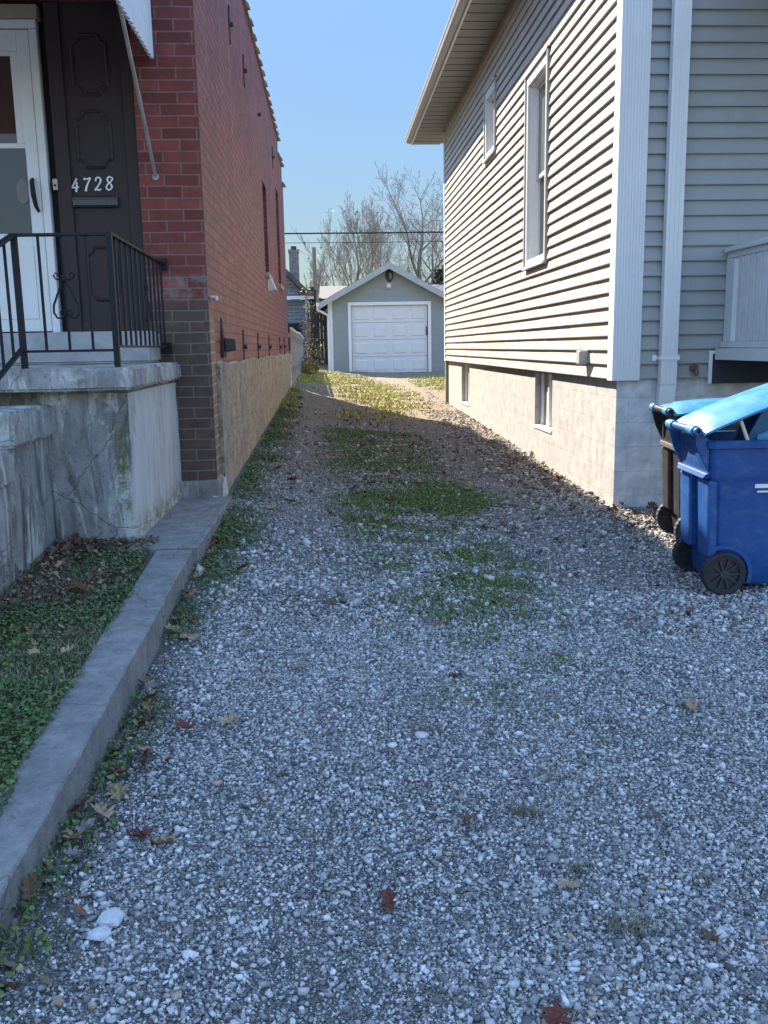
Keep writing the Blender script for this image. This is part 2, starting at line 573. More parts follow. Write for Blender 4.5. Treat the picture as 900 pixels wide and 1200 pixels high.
# ------------------------------------------------------------------ shared materials
def concrete(name, c, dark, moss=0.0, streak=1.0, scale=1.0):
    t = NT(name)
    n1 = t.noise(5 * scale, 7, .68)
    col = t.ramp(n1, [(.3, tuple(x * .62 for x in c)), (.55, c), (.75, tuple(min(1, x * 1.35) for x in c))])
    st = t.noise(1.0, 7, .72, vec=t.stretch(5.0, 5.0, 1.0), dist=.9)
    col = t.mix(t.math('MULTIPLY', t.ramp(st, [(.46, 0.0), (.62, 1.0)]), .8 * streak), col, dark)
    pale = t.noise(1.0, 7, .74, vec=t.stretch(6.5, 6.5, 1.6), dist=.7)
    col = t.mix(t.math('MULTIPLY', t.ramp(pale, [(.50, 0.0), (.60, 1.0)]), .8 * streak), col, tuple(min(.72, x * 1.85) for x in c))
    spots = t.ramp(t.noise(38, 5, .75), [(.36, 1.0), (.42, 0.0)])
    col = t.mix(t.math('MULTIPLY', spots, .6), col, dark)
    wv = t.n("Mix", data_type='VECTOR'); wv.inputs[0].default_value = .12
    t.set(wv.inputs[4], t.co()); t.set(wv.inputs[5], t.noise(3.0, 4, .7, out='Color'))
    cv = t.n("TexVoronoi", feature='DISTANCE_TO_EDGE'); cv.inputs['Scale'].default_value = 1.35
    t.set(cv.inputs['Vector'], wv.outputs[1])
    crack = t.ramp(cv.outputs['Distance'], [(.0, 1.0), (.005, 0.0)])
    col = t.mix(t.math('MULTIPLY', crack, .4), col, tuple(x * .3 for x in dark))
    spk = t.ramp(t.noise(150, 3, .7), [(.62, 0.0), (.7, 1.0)])
    col = t.mix(t.math('MULTIPLY', spk, .55), col, tuple(min(.7, x * 2.2) for x in c))
    if moss:
        mx, my, mz = t.xyz()
        wash = t.math('MULTIPLY', t.smooth(mx, .25, .262), t.ramp(t.noise(1.0, 6, .7, vec=t.stretch(4, 7, 1.2)), [(.35, .35), (.55, .9)]))
        col = t.mix(wash, col, (.50, .50, .49))
        ms = t.math('MULTIPLY', t.smooth(t.math('ABSOLUTE', t.math('SUBTRACT', mx, .205)), .055, .02), t.math('MULTIPLY', t.smooth(mz, .12, .25), t.smooth(mz, .80, .62)))
        ms2 = t.math('MULTIPLY', t.smooth(mz, .22, .05), t.smooth(mx, .255, .27))
        ms = t.math('MULTIPLY', t.math('MAXIMUM', ms, ms2), t.ramp(t.noise(16, 7, .8), [(.42, 0.0), (.56, 1.0)]))
        col = t.mix(t.math('MULTIPLY', ms, moss), col, (.13, .125, .035))
    fine = t.noise(120, 5, .7)
    h = t.math('ADD', t.math('MULTIPLY', n1, .9), t.math('MULTIPLY', fine, .5))
    h = t.math('ADD', h, t.math('MULTIPLY', crack, -.5))
    return t.done(col, .92, t.bump(h, .75, .014))

M_conc = concrete("weathered_concrete", (.34, .335, .32), (.085, .082, .075), .0, .9)
M_pier = concrete("stained_concrete", (.28, .275, .26), (.06, .058, .05), .95, 1.2)
M_kerb = concrete("kerb_concrete", (.205, .20, .19), (.07, .07, .066), .0, .22, 2.6)
M_step = simple("painted_step", (.36, .36, .35), .7, .15, 5, .3, 70, .003, grime=.35)
M_iron = simple("black_iron", (.010, .012, .016), .55, .3, 20, .2, 120, .001, spec=.25)
M_white = simple("white_paint", (.68, .68, .665), .38, .05, 3, .06, 60, .001)
M_trim = simple("white_trim", (.62, .62, .61), .42, .06, 3, .06, 60, .001)
M_brown = simple("brown_paint", (.034, .023, .023), .5, .18, 4, .2, 90, .002, spec=.3)
M_dark = simple("dark_interior", (.012, .012, .013), .8, .2, 4)
M_alu = simple("aluminium", (.55, .56, .57), .4, .08, 10, .1, 100, .001, metal=.6)
M_alupaint = simple("painted_aluminium", (.60, .63, .66), .4, .05, 3, .05, 60, .001)
M_rust = simple("rusty_iron", (.055, .035, .028), .8, .4, 25, .4, 80, .003)
M_blackpl = simple("black_plastic", (.012, .012, .013), .5, .3, 8, .2, 120, .001)
M_tan = simple("tan_wood", (.30, .25, .19), .7, .15, 6, .2)

def glass_mat(name, tint=(.02, .022, .025)):
    t = NT(name)
    w = t.noise(2.0, 2, .5)
    return t.done(tint, .04, t.bump(w, .02, .02), 0, .6)
M_glass = glass_mat("window_glass")
M_glass_red = glass_mat("curtained_glass", (.060, .030, .026))
M_glass_grey = glass_mat("screened_glass", (.030, .026, .023))

# ------------------------------------------------------------------ brick house
XB = -.87
YF = 6.80
house = thing("brick_house", "red painted brick house with dark brown door surround numbered 4728 and tan stucco base", "house", (-.87, 6.8, 0))
ox, oy = -.87, 6.8

def ex_front(t, col, x, y, z, fac):
    # bare brown brick below, a band of smeared grey mortar, red paint above
    nz = t.math('ADD', z, t.math('MULTIPLY', t.math('SUBTRACT', t.noise(2.5, 3), .5), .12))
    low = t.smooth(nz, 2.0, 1.9)
    bare = t.ramp(t.noise(8, 6, .7), [(.3, (.055, .033, .024)), (.55, (.10, .057, .041)), (.75, (.165, .10, .073))])
    bare = t.mix(fac, bare, (.17, .135, .105))
    col = t.mix(low, col, bare)
    band = t.math('MULTIPLY', t.smooth(nz, 1.94, 2.0), t.smooth(nz, 2.16, 2.1))
    smear = t.ramp(t.noise(6, 6, .7), [(.42, 0.0), (.6, 1.0)])
    col = t.mix(t.math('MULTIPLY', band, t.math('MULTIPLY', smear, .8)), col, (.24, .21, .19))
    return col

def ex_side(t, col, x, y, z, fac):
    # y here is measured from the house corner
    strip = t.math('MULTIPLY', t.smooth(y, .30, .24), t.smooth(z, 1.95, 1.75))
    bare = t.mix(fac, t.ramp(t.noise(9, 6, .7), [(.3, (.12, .06, .045)), (.7, (.24, .13, .10))]), (.33, .27, .22))
    col = t.mix(strip, col, bare)
    fade_sheen = t.ramp(t.noise(1.0, 6, .72, vec=t.stretch(1.2, 2.6, .8), dist=.3), [(.48, 0.0), (.7, 1.0)])
    up = t.smooth(z, 2.2, 5.0)
    col = t.mix(t.math('MULTIPLY', fade_sheen, t.math('ADD', .08, t.math('MULTIPLY', up, .40))), col, (.30, .19, .17))  # streaks paler toward the top: grazing sheen put into the paint colour
    peel = t.ramp(t.noise(30, 6, .75), [(.66, 0.0), (.72, 1.0)])
    col = t.mix(t.math('MULTIPLY', peel, .55), col, (.38, .28, .24))
    return col

M_brick_f = brick_mat("front_brick", 'x', (.125, .022, .018), (.22, .048, .036), (.20, .115, .095), .247, .0789, .006, .7, ex_front, offset=(.02, .01))
M_brick_s = brick_mat("side_brick", 'y', (.145, .022, .021), (.26, .048, .042), (.08, .020, .018), .24, .0789, .009, 1.0, ex_side, .55, bd=.022)  # dark mortar colour carries the shadow in the joints

# front wall: brick right of the door, above and left of it
mb = MB()
DX0, DX1 = -3.0, -1.312     # opening
DZ0, DZ1 = 1.55, 3.98
holes_wall(mb, 1, YF, -7.0, XB, 0.6, 5.5, [(DX0, DX1, DZ0, DZ1), (-5.9, -4.4, 2.4, 4.0)], .14)
mb.build("front_wall", M_brick_f, house)
mb = MB()
mb.add([(-5.9, YF + .12, 2.4), (-4.4, YF + .12, 2.4), (-4.4, YF + .12, 4.0), (-5.9, YF + .12, 4.0)], [(0, 1, 2, 3)])
mb.build("front_window", M_glass, house)

mb = MB()
W1 = (13.35, 14.15, 2.68, 3.95)
W2 = (16.85, 17.75, 2.75, 4.45)
holes_wall(mb, 0, XB, YF, 18.3, 0.3, 5.50, [W1, W2], -.13)
holes_wall(mb, 0, XB, 18.3, 19.6, 0.3, 5.27, [], -.1)
holes_wall(mb, 0, XB, 19.6, 20.0, 0.3, 4.95, [], -.1)
mb.build("side_wall", M_brick_s, house)
mb = MB()
mb.box(-7.0, XB - .004, 19.7, 19.99, .3, 4.94)
mb.build("rear_wall", M_brick_s, house)
mb = MB()
mb.box(-7.0, XB - .25, YF + .3, 19.7, 4.8, 4.95)
mb.box(-7.0, XB - .2, YF + .02, YF + .28, 5.0, 5.49)
mb.box(XB - .22, XB - .004, YF + .2, 18.3, 4.6, 5.49)
mb.box(XB - .22, XB - .004, 18.302, 19.6, 4.6, 5.26)
mb.build("flat_roof", simple("tar_roof", (.05, .05, .05), .9), house)
mb = MB()
mb.box(-7.02, -6.9, YF + .01, 19.9, .3, 5.3)
mb.build("far_side_wall", M_brick_s, house)

for i, wn in enumerate((W1, W2)):
    mb = MB()
    mb.box(XB - .12, XB - .10, wn[0] + .004, wn[1] - .004, wn[2] + .004, wn[3] - .004)
    w = mb.build("side_window", M_dark, house)
    fr = MB()
    for (a, b, c, d) in ((wn[0] + .005, wn[0] + .07, wn[2] + .01, wn[3] - .01), (wn[1] - .07, wn[1] - .005, wn[2] + .01, wn[3] - .01),
                         (wn[0] + .07, wn[1] - .07, wn[3] - .08, wn[3] - .012), (wn[0] + .07, wn[1] - .07, (wn[2] + wn[3]) / 2 - .03, (wn[2] + wn[3]) / 2 + .03)):
        fr.box(XB - .098, XB - .07, a, b, c, d)
    fr.build("window_frame", M_brown, w)
    sl = MB()
    sl.box(XB - .11, XB + .05, wn[0] - .05, wn[1] + .05, wn[2] - .075, wn[2] - .004)
    sl.build("window_sill", simple("stone_sill", (.33, .30, .27), .8), w, bevel=.006)
mb = MB()
mb.hexa([(XB, 13.6, 2.42), (XB + .13, 13.6, 2.45), (XB + .13, 13.85, 2.45), (XB, 13.85, 2.42)], [(XB, 13.6, 2.62), (XB + .06, 13.62, 2.62), (XB + .06, 13.83, 2.62), (XB, 13.85, 2.62)])
mb.build("vent_hood", M_trim, house, bevel=.01)

# stucco base
t = NT("tan_stucco")
n1 = t.noise(1.0, 8, .75, vec=t.stretch(4, 4, 3.2), dist=.8)
c = t.ramp(n1, [(.28, (.20, .15, .11)), (.42, (.38, .305, .225)), (.6, (.50, .415, .315)), (.8, (.57, .49, .39))])
pit = t.ramp(t.noise(1.0, 6, .75, vec=t.stretch(16, 16, 13), dist=1.5), [(.37, 1.0), (.46, 0.0)])
c = t.mix(t.math('MULTIPLY', pit, .85), c, (.11, .075, .055))
hh = t.math('ADD', t.math('ADD', t.math('MULTIPLY', n1, 1.2), t.math('MULTIPLY', t.noise(40, 7, .8), 1.0)), t.math('MULTIPLY', pit, -.6))
M_stucco = t.done(c, .95, t.bump(hh, .9, .025))
mb = MB()
N = 44
ys = np.linspace(7.08, 20.03, N + 1)
top = [1.472 + .012 * math.sin(k * 1.7) + .01 * math.sin(k * .63 + 1) for k in range(N + 1)]
for k in range(N):
    a, b = ys[k], ys[k + 1]
    mb.add([(XB + .028, a, .2), (XB + .028, b, .2), (XB + .028, b, top[k + 1]), (XB + .028, a, top[k]),
            (XB - .002, a, top[k] + .02), (XB - .002, b, top[k + 1] + .02)], [(0, 1, 2, 3), (3, 2, 5, 4)])
mb.add([(XB + .028, ys[0], .2), (XB + .028, ys[0], top[0]), (XB - .002, ys[0], top[0] + .02), (XB - .002, ys[0], .2)], [(0, 1, 2, 3)])
mb.box(-7, XB + .028, 20.0, 20.03, .2, 1.47)
mb.build("stucco_base", M_stucco, house)

# crumbling stone footing under the brick corner
mb = MB()
mb.hexa([(-1.25, 6.74, .4), (-.83, 6.735, .4), (-.83, 7.09, .4), (-1.25, 7.0, .4)], [(-1.25, 6.775, .62), (-.85, 6.78, .63), (-.85, 7.09, .63), (-1.25, 7.0, .62)])
mb.build("stone_footing", concrete("footing_stone", (.22, .20, .18), (.08, .07, .06)), house, bevel=.02)
mb = MB()
mb.hexa([(-.93, 6.73, .46), (-.835, 6.725, .44), (-.825, 7.13, .46), (-.88, 7.1, .5)], [(-.90, 6.768, .535), (-.85, 6.765, .52), (-.84, 7.11, .62), (-.868, 7.08, .6)])
mb.build("mortar_patch", simple("white_mortar", (.5, .5, .5), .85, .3, 14, .9, 40, .02, grime=.6), house, bevel=.012)

# terracotta coping
mb = MB()
def coping(y0, y1, z):
    n = max(1, round((y1 - y0) / .52))
    L = (y1 - y0) / n
    prof = lambda w, h: [(XB - .12 + w * math.cos(a), h * math.sin(a)) for a in [math.pi * k / 8 for k in range(9)]]
    for k in range(n):
        for (a, b, w, h) in ((y0 + k * L + .002, y0 + (k + 1) * L - .09, .155, .085), (y0 + (k + 1) * L - .088, y0 + (k + 1) * L, .185, .125)):
            dz = random.uniform(-.008, .008)
            poly = [(px, z + pz + dz) for px, pz in prof(w, h)]
            mb.prism(poly, 1, a, b)
coping(YF - .02, 18.3, 5.502)
coping(18.31, 19.6, 5.272)
coping(19.61, 20.02, 4.952)
mb.build("coping", simple("clay_coping", (.22, .16, .125), .75, .35, 3, .3, grime=.5), house, smooth=True)

# iron wall anchors
for (y, z, s) in ((9.37, 1.62, 1), (11.28, 1.62, 1), (13.38, 1.62, 1), (16.3, 1.62, 1), (17.9, 1.63, 1),
                  (9.37, 4.66, 1), (10.87, 4.67, 1), (13.0, 4.72, .35), (16.25, 4.81, 1)):
    mb = MB()
    if s == 1:
        mb.hexa([(XB, y - .03, z - .17), (XB + .014, y - .012, z - .17), (XB + .014, y + .012, z - .17), (XB, y + .03, z - .17)],
                [(XB, y - .012, z + .17), (XB + .014, y - .012, z + .17), (XB + .014, y + .012, z + .17), (XB, y + .012, z + .17)])
    mb.disc((XB + .02, y, z), 0, .024, .045, 8)
    mb.build("wall_anchor", M_rust, house)
# dryer vent near the corner
mb = MB()
mb.hexa([(XB - .002, 7.42, 1.55), (XB + .03, 7.40, 1.53), (XB + .03, 7.62, 1.53), (XB - .002, 7.62, 1.55)], [(XB - .002, 7.50, 1.86), (XB + .012, 7.50, 1.84), (XB + .012, 7.54, 1.84), (XB - .002, 7.54, 1.86)])
v = mb.build("vent_plate", M_rust, house, bevel=.004)
mb = MB()
mb.hexa([(XB + .03, 7.45, 1.575), (XB + .12, 7.47, 1.59), (XB + .12, 7.57, 1.59), (XB + .03, 7.59, 1.575)], [(XB + .03, 7.45, 1.69), (XB + .115, 7.47, 1.68), (XB + .115, 7.57, 1.68), (XB + .03, 7.59, 1.69)])
mb.build("vent_spout", M_blackpl, v, bevel=.008)
mb = MB()
mb.tube([(XB + .0, 6.92, 1.98), (XB + .05, 6.90, 1.98), (XB + .06, 6.84, 1.965)], .012, 8)
mb.build("wall_hook", M_white, house, smooth=True)

# door surround (dark brown boards with routed mouldings)
YP = YF + .055
surround = None
mb = MB()
mb.box(-1.905, -1.312, YP, YP + .04, 1.737, 3.98)           # back board
surround = mb.build("door_surround", M_brown, house, bevel=.003)
mb = MB()
mb.box(-1.90, -1.80, YP - .022, YP - .002, 1.737, 3.975)
mb.box(-1.40, -1.314, YP - .022, YP - .002, 1.737, 3.975)
mb.box(-1.80, -1.40, YP - .012, YP - .002, 1.737, 1.82)
mb.build("side_boards", M_brown, surround, bevel=.004)

def cartouche(xc, zc, w, h):
    """ogee cornered moulding outline"""
    mb = MB()
    r = min(w, h) * .22
    pts = []
    def arc(cx, cz, a0, a1, n=6):
        for k in range(n + 1):
            a = R(a0 + (a1 - a0) * k / n)
            pts.append((cx + r * math.cos(a), cz + r * math.sin(a)))
    x0, x1, z0, z1 = xc - w / 2, xc + w / 2, zc - h / 2, zc + h / 2
    pts.append((x0 + r * 1.25, z1)); pts.append((x1 - r * 1.25, z1))
    arc(x1, z1 - r * .1, 180, 270)
    pts.append((x1, z1 - r * 1.5)); pts.append((x1, z0 + r * 1.5))
    arc(x1, z0 + r * .1, 90, 180)
    pts.append((x1 - r * 1.25, z0)); pts.append((x0 + r * 1.25, z0))
    arc(x0, z0 + r * .1, 0, 90)
    pts.append((x0, z0 + r * 1.5)); pts.append((x0, z1 - r * 1.5))
    arc(x0, z1 - r * .1, 270, 360)
    mb.tube([(p[0], YP - .003, p[1]) for p in pts], .012, 6, closed=True)
    return mb
cartouche(-1.617, 3.575, .235, .39).build("panel_moulding", M_brown, surround)
cartouche(-1.622, 3.08, .235, .38).build("panel_moulding", M_brown, surround)
cartouche(-1.625, 2.155, .21, .37).build("panel_moulding", M_brown, surround)

# house number 4728
txt_mat = simple("white_enamel", (.78, .78, .76), .4, .03)
STROKES = {"4": [[(.42, 1.0, .05), (.22, .66, .06), (.02, .34, .05), (.30, .33, .045), (.66, .36, .05)], [(.46, .72, .05), (.44, .35, .075), (.42, .0, .085)]],
           "7": [[(.04, .84, .06), (.10, .96, .05), (.30, .90, .06), (.62, .98, .05), (.46, .66, .065), (.32, .34, .08), (.26, .0, .09)]],
           "2": [[(.08, .70, .06), (.10, .88, .05), (.30, .99, .055), (.52, .88, .07), (.54, .68, .075), (.36, .38, .06), (.06, .04, .045), (.28, .09, .07), (.46, .03, .065), (.64, .14, .04)]],
           "8": [[(.50, .90, .05), (.30, .99, .055), (.12, .86, .07), (.18, .64, .065), (.44, .44, .07), (.58, .22, .075), (.40, .02, .06), (.16, .05, .06), (.06, .24, .06), (.22, .46, .05), (.44, .62, .05), (.60, .82, .05), (.50, .93, .045)]]}
def digit(ch, x, z, h):
    mb = MB()
    for st in STROKES[ch]:
        # smooth the stroke with Catmull-Rom
        P = []
        n = len(st)
        for k in range(n - 1):
            p0, p1, p2, p3 = st[max(k - 1, 0)], st[k], st[k + 1], st[min(k + 2, n - 1)]
            for q in range(5):
                u = q / 5
                P.append(tuple(.5 * (2 * p1[c] + (p2[c] - p0[c]) * u + (2 * p0[c] - 5 * p1[c] + 4 * p2[c] - p3[c]) * u * u + (3 * p1[c] - p0[c] - 3 * p2[c] + p3[c]) * u ** 3) for c in range(3)))
        P.append(st[-1])
        mb.tube([(x + (a + .14 * b - .05) * h * .82, YP - .008, z + b * h) for a, b, r_ in P], [max(.006, r_ * h * 1.05) for a, b, r_ in P], 6)
    mb.build("house_number_digit", txt_mat, surround, smooth=True)
for ch, x, dz in (("4", -1.800, -.008), ("7", -1.720, -.004), ("2", -1.640, 0), ("8", -1.560, .004)):
    digit(ch, x, 2.732 + dz, .092)
mb = MB()
mb.box(-1.80, -1.475, YP - .035, YP, 2.615, 2.695)
slot = mb.build("mail_slot", simple("black_mail_slot", (.02, .024, .028), .35, .2), surround, bevel=.012)
mb = MB()
mb.box(-1.795, -1.48, YP - .043, YP - .037, 2.627, 2.670)
mb.build("flap", simple("mail_flap", (.028, .034, .04), .3, .2), slot, bevel=.003)
mb = MB()
mb.box(-1.925, -1.892, YP - .04, YP - .023, 2.735, 2.81)
bell = mb.build("doorbell", simple("brass_bell", (.5, .42, .3), .4, .1), surround, bevel=.004)
mb = MB()
mb.disc((-1.908, YP - .043, 2.765), 1, .008, .008, 12)
mb.build("button", M_dark, bell)

# storm door
SX0, SX1 = -2.86, -1.955
mb = MB()
YD = YF + .02
mb.box(SX1 - .055, SX1, YD, YD + .07, 1.737, 3.80)
mb.box(SX0, SX0 + .055, YD, YD + .07, 1.737, 3.80)
mb.box(SX0, SX1, YD + .002, YD + .07, 3.802, 3.86)
jamb = mb.build("door_frame", M_white, house, bevel=.006)
mb = MB()
mb.box(SX0 - .02, SX1 + .02, YD - .02, YD + .08, 3.862, 3.95)
mb.build("door_header", M_tan, jamb, bevel=.008)
d0, d1 = SX0 + .06, SX1 - .06
gz0, gz1, gx0, gx1 = 2.44, 3.66, d0 + .09, d1 - .085
mb = MB()
yd = YD + .012
mb.box(d0, gx0, yd, yd + .04, 1.75, 3.795)
mb.box(gx1, d1, yd, yd + .04, 1.75, 3.795)
mb.box(gx0, gx1, yd, yd + .04, gz1, 3.795)
mb.box(gx0, gx1, yd, yd + .04, 1.75, gz0)
mb.box(gx0, gx1, yd + .004, yd + .036, 3.02, 3.055)
sdoor = mb.build("storm_door", M_white, house, bevel=.004)
mb = MB(); mb.box(gx0 + .05, gx1 - .055, yd + .018, yd + .022, 3.056, gz1 - .001); mb.build("upper_pane", M_glass_red, sdoor)
mb = MB()
mb.box(gx0 + .0, gx0 + .05, yd + .012, yd + .03, 3.056, gz1); mb.box(gx1 - .055, gx1, yd + .012, yd + .03, 3.056, gz1); mb.box(gx0 + .05, gx1 - .055, yd + .012, yd + .03, gz1 - .03, gz1)
mb.build("pane_frame", M_white, sdoor, bevel=.002)
mb = MB(); mb.box(gx0, gx1, yd + .016, yd + .02, gz0, 3.019); mb.build("lower_pane", M_glass_grey, sdoor)
mb = MB()
for k in range(24):
    a = 2 * math.pi * k / 24
ring = [(gx1 - .045 + .045 * math.cos(2 * math.pi * k / 24), 2.73 + .085 * math.sin(2 * math.pi * k / 24)) for k in range(24)]
mb.prism(ring, 1, yd + .010, yd + .0155)
mb.build("lock_plate", simple("lock_plate_metal", (.17, .16, .15), .45, .1), sdoor)
mb = MB(); mb.box(gx0, gx1, yd - .006, yd - .001, 1.84, gz0 - .08); mb.build("kick_panel", M_white, sdoor, bevel=.004)
mb = MB()
mb.tube([(d1 - .05, yd - .004, 2.81), (d1 - .045, yd - .045, 2.79), (d1 - .04, yd - .05, 2.70), (d1 - .03, yd - .04, 2.62), (d1 - .025, yd - .004, 2.59)], [.012, .016, .018, .014, .01], 8)
mb.build("door_handle", M_iron, sdoor, smooth=True)
mb = MB(); mb.box(-2.98, -1.312, YF + .10, YF + .13, 1.55, 3.97); mb.build("dark_hall", M_dark, house)

# corrugated aluminium awning over the door
awn = thing("door_awning", "white corrugated aluminium awning over the brown door with a diagonal support rod", "awning", (-2.2, 6.3, 3.9))
XA = -1.165
mb = MB()
def corr(n, y0, y1, zb0, zb1, zt0, zt1, x, amp):
    vs = []
    for k in range(n + 1):
        f = k / n
        dx = amp * (1 if (k % 4) in (1, 2) else -1)
        scal = .012 * (1 if (k % 4) in (1, 2) else 0)
        vs.append((x + dx, y0 + (y1 - y0) * f, zb0 + (zb1 - zb0) * f - scal))
        vs.append((x + dx, y0 + (y1 - y0) * f, zt0 + (zt1 - zt0) * f))
    for k in range(n + 1):
        v0, v1 = vs[2 * k], vs[2 * k + 1]
        vs.append((v0[0] - .012, v0[1], v0[2])); vs.append((v1[0] - .012, v1[1], v1[2]))
    fs = []
    o = 2 * (n + 1)
    for k in range(n):
        fs.append((2 * k, 2 * k + 2, 2 * k + 3, 2 * k + 1))
        fs.append((o + 2 * k, o + 2 * k + 1, o + 2 * k + 3, o + 2 * k + 2))
        fs.append((2 * k, o + 2 * k, o + 2 * k + 2, 2 * k + 2))
    mb.add(vs, fs)
# side wing from the wall (y 6.79) to the front (y 5.5); its lower edge climbs outward
corr(96, 6.79, 4.80, 3.60, 3.62, 4.45, 3.98, XA, .011)
mb.build("side_wing", M_alupaint, awn)
mb = MB()
mb.hexa([(-3.3, 4.79, 3.97), (XA + .03, 4.79, 3.97), (XA + .03, 6.79, 4.44), (-3.3, 6.79, 4.44)], [(-3.3, 4.79, 4.0), (XA + .03, 4.79, 4.0), (XA + .03, 6.79, 4.47), (-3.3, 6.79, 4.47)])
mb.build("canopy", M_alupaint, awn)
mb = MB(); mb.box(-3.3, XA + .03, 4.765, 4.785, 3.58, 4.0); mb.build("shading_valance", M_alupaint, awn)  # unseen front drop, added low to keep light off the door
mb = MB(); mb.box(-3.3, -3.27, 4.80, 6.79, 3.6, 3.96); mb.build("side_wing", M_alupaint, awn)
mb = MB(); mb.tube([(XA - .03, YF - .012, 2.825), (XA - .02, 5.80, 3.70), (XA - .02, 5.4, 4.03)], .013, 8)
mb.disc((XA - .03, YF - .006, 2.815), 1, .025, .012, 10)
mb.build("support_rod", simple("weathered_rod", (.30, .28, .26), .5, .2), awn)
mb = MB(); mb.bar((XA - .035, 6.78, 3.70), (XA - .035, 4.82, 3.72), .03, .03); mb.build("wing_rail", M_brown, awn)

# ------------------------------------------------------------------ porch
porch = thing("front_porch", "streaked grey concrete porch with mossy pier beside the brick house", "porch", (-1.4, 5.2, .5))
def rough_box(x0, x1, y0, y1, z0, z1, n=6, amp=.006, seed=1):
    bm = bmesh.new()
    bmesh.ops.create_cube(bm, size=1)
    for v in bm.verts:
        v.co = Vector((x0 + (v.co.x + .5) * (x1 - x0), y0 + (v.co.y + .5) * (y1 - y0), z0 + (v.co.z + .5) * (z1 - z0)))
    bmesh.ops.bevel(bm, geom=list(bm.edges), offset=.016, segments=2, affect='EDGES')
    bmesh.ops.subdivide_edges(bm, edges=[e for e in bm.edges if e.calc_length() > .12], cuts=n, use_grid_fill=True)
    r = random.Random(seed)
    ph = [r.uniform(0, 6) for _ in range(6)]
    for v in bm.verts:
        c = v.co
        k = amp * (math.sin(c.x * 13 + ph[0]) * math.sin(c.z * 11 + ph[1]) + .6 * math.sin(c.y * 17 + ph[2] + c.z * 7) + .5 * math.sin(c.x * 37 + c.y * 29 + c.z * 31 + ph[3]))
        v.co += Vector((k, k * .8, k * .6))
    mb = MB()
    bm.verts.index_update()
    mb.add([tuple(v.co) for v in bm.verts], [tuple(v.index for v in f.verts) for f in bm.faces])
    bm.free()
    return mb
rough_box(-1.63, -1.135, 5.17, 6.79, .30, 1.384, 8, .004, 2).build("pier", M_pier, porch, smooth=True)
rough_box(-3.4, -1.095, 5.045, 6.792, 1.388, 1.513, 10, .004, 3).build("slab", M_conc, porch, smooth=True)
rough_box(-3.4, -1.60, 5.30, 6.78, .3, 1.384, 6, .003, 4).build("under_wall", M_conc, porch)
rough_box(-3.3, -1.235, 6.46, 6.83, 1.516, 1.735, 6, .002, 5).build("threshold", M_step, porch, smooth=True)
# stair cheek: stepped coping blocks on a plain wall
rough_box(-1.98, -1.56, 4.50, 5.165, 1.135, 1.312, 5, .004, 6).build("coping_block", M_conc, porch, smooth=True)
rough_box(-1.98, -1.585, 3.92, 4.56, .955, 1.125, 5, .004, 7).build("coping_block", M_conc, porch, smooth=True)
rough_box(-1.98, -1.59, 3.30, 3.98, .765, .94, 5, .004, 8).build("coping_block", M_conc, porch, smooth=True)
mb = MB()
mb.prism([(5.165, .25), (5.165, 1.133), (4.52, 1.133), (4.52, .953), (3.94, .953), (3.94, .763), (3.32, .763), (3.32, .25)], 0, -1.96, -1.60)
mb.build("stair_wall", M_pier, porch)
for k in range(5):
    mb = MB()
    mb.box(-3.2, -1.985, 5.04 - .31 * (k + 1), 5.04 - .31 * k - .002, .3, 1.513 - .19 * (k + 1))
    mb.build("step", M_step, porch, bevel=.01)

rail = thing("porch_railing", "black wrought iron railing with a scroll on the concrete porch", "railing", (-1.4, 5.13, 1.513))
PX0, PX1, PY, ZT, ZB = -1.675, -1.17, 5.12, 2.222, 1.605
def post(x, y, z0, z1, w=.032):
    mb = MB(); mb.box(x - w / 2, x + w / 2, y - w / 2, y + w / 2, z0, z1); mb.build("post", M_iron, rail, bevel=.003)
post(PX0, PY, 1.513, 2.215); post(PX1, PY, 1.513, 2.235)
mb = MB(); mb.bar((PX0, PY, ZT), (PX1, PY, ZT), .034, .016); mb.build("top_rail", M_iron, rail, bevel=.003)
mb = MB(); mb.bar((PX0, PY, ZB), (PX1, PY, ZB), .022, .014); mb.build("bottom_rail", M_iron, rail)
YW = 6.79
mb = MB(); mb.bar((PX1, PY, ZT + .004), (PX1 - .01, YW, ZT - .01), .034, .016); mb.box(PX1 - .04, PX1 + .02, YW - .03, YW, ZT - .05, ZT + .03); mb.build("top_rail", M_iron, rail, bevel=.003)
mb = MB(); mb.bar((PX1, PY, ZB + .02), (PX1 - .01, YW, ZB + .02), .022, .014); mb.box(PX1 - .04, PX1 + .02, YW - .03, YW, ZB - .03, ZB + .05); mb.build("bottom_rail", M_iron, rail)
for k in range(1, 4):
    x = PX0 + (PX1 - PX0) * k / 4
    mb = MB(); mb.bar((x, PY, ZB), (x, PY, ZT), .013, .013); mb.build("baluster", M_iron, rail)
for k in range(1, 12):
    y = PY + (YW - PY) * k / 12
    mb = MB(); mb.bar((PX1 - .005, y, ZB + .02), (PX1 - .005, y, ZT), .013, .013); mb.build("baluster", M_iron, rail)
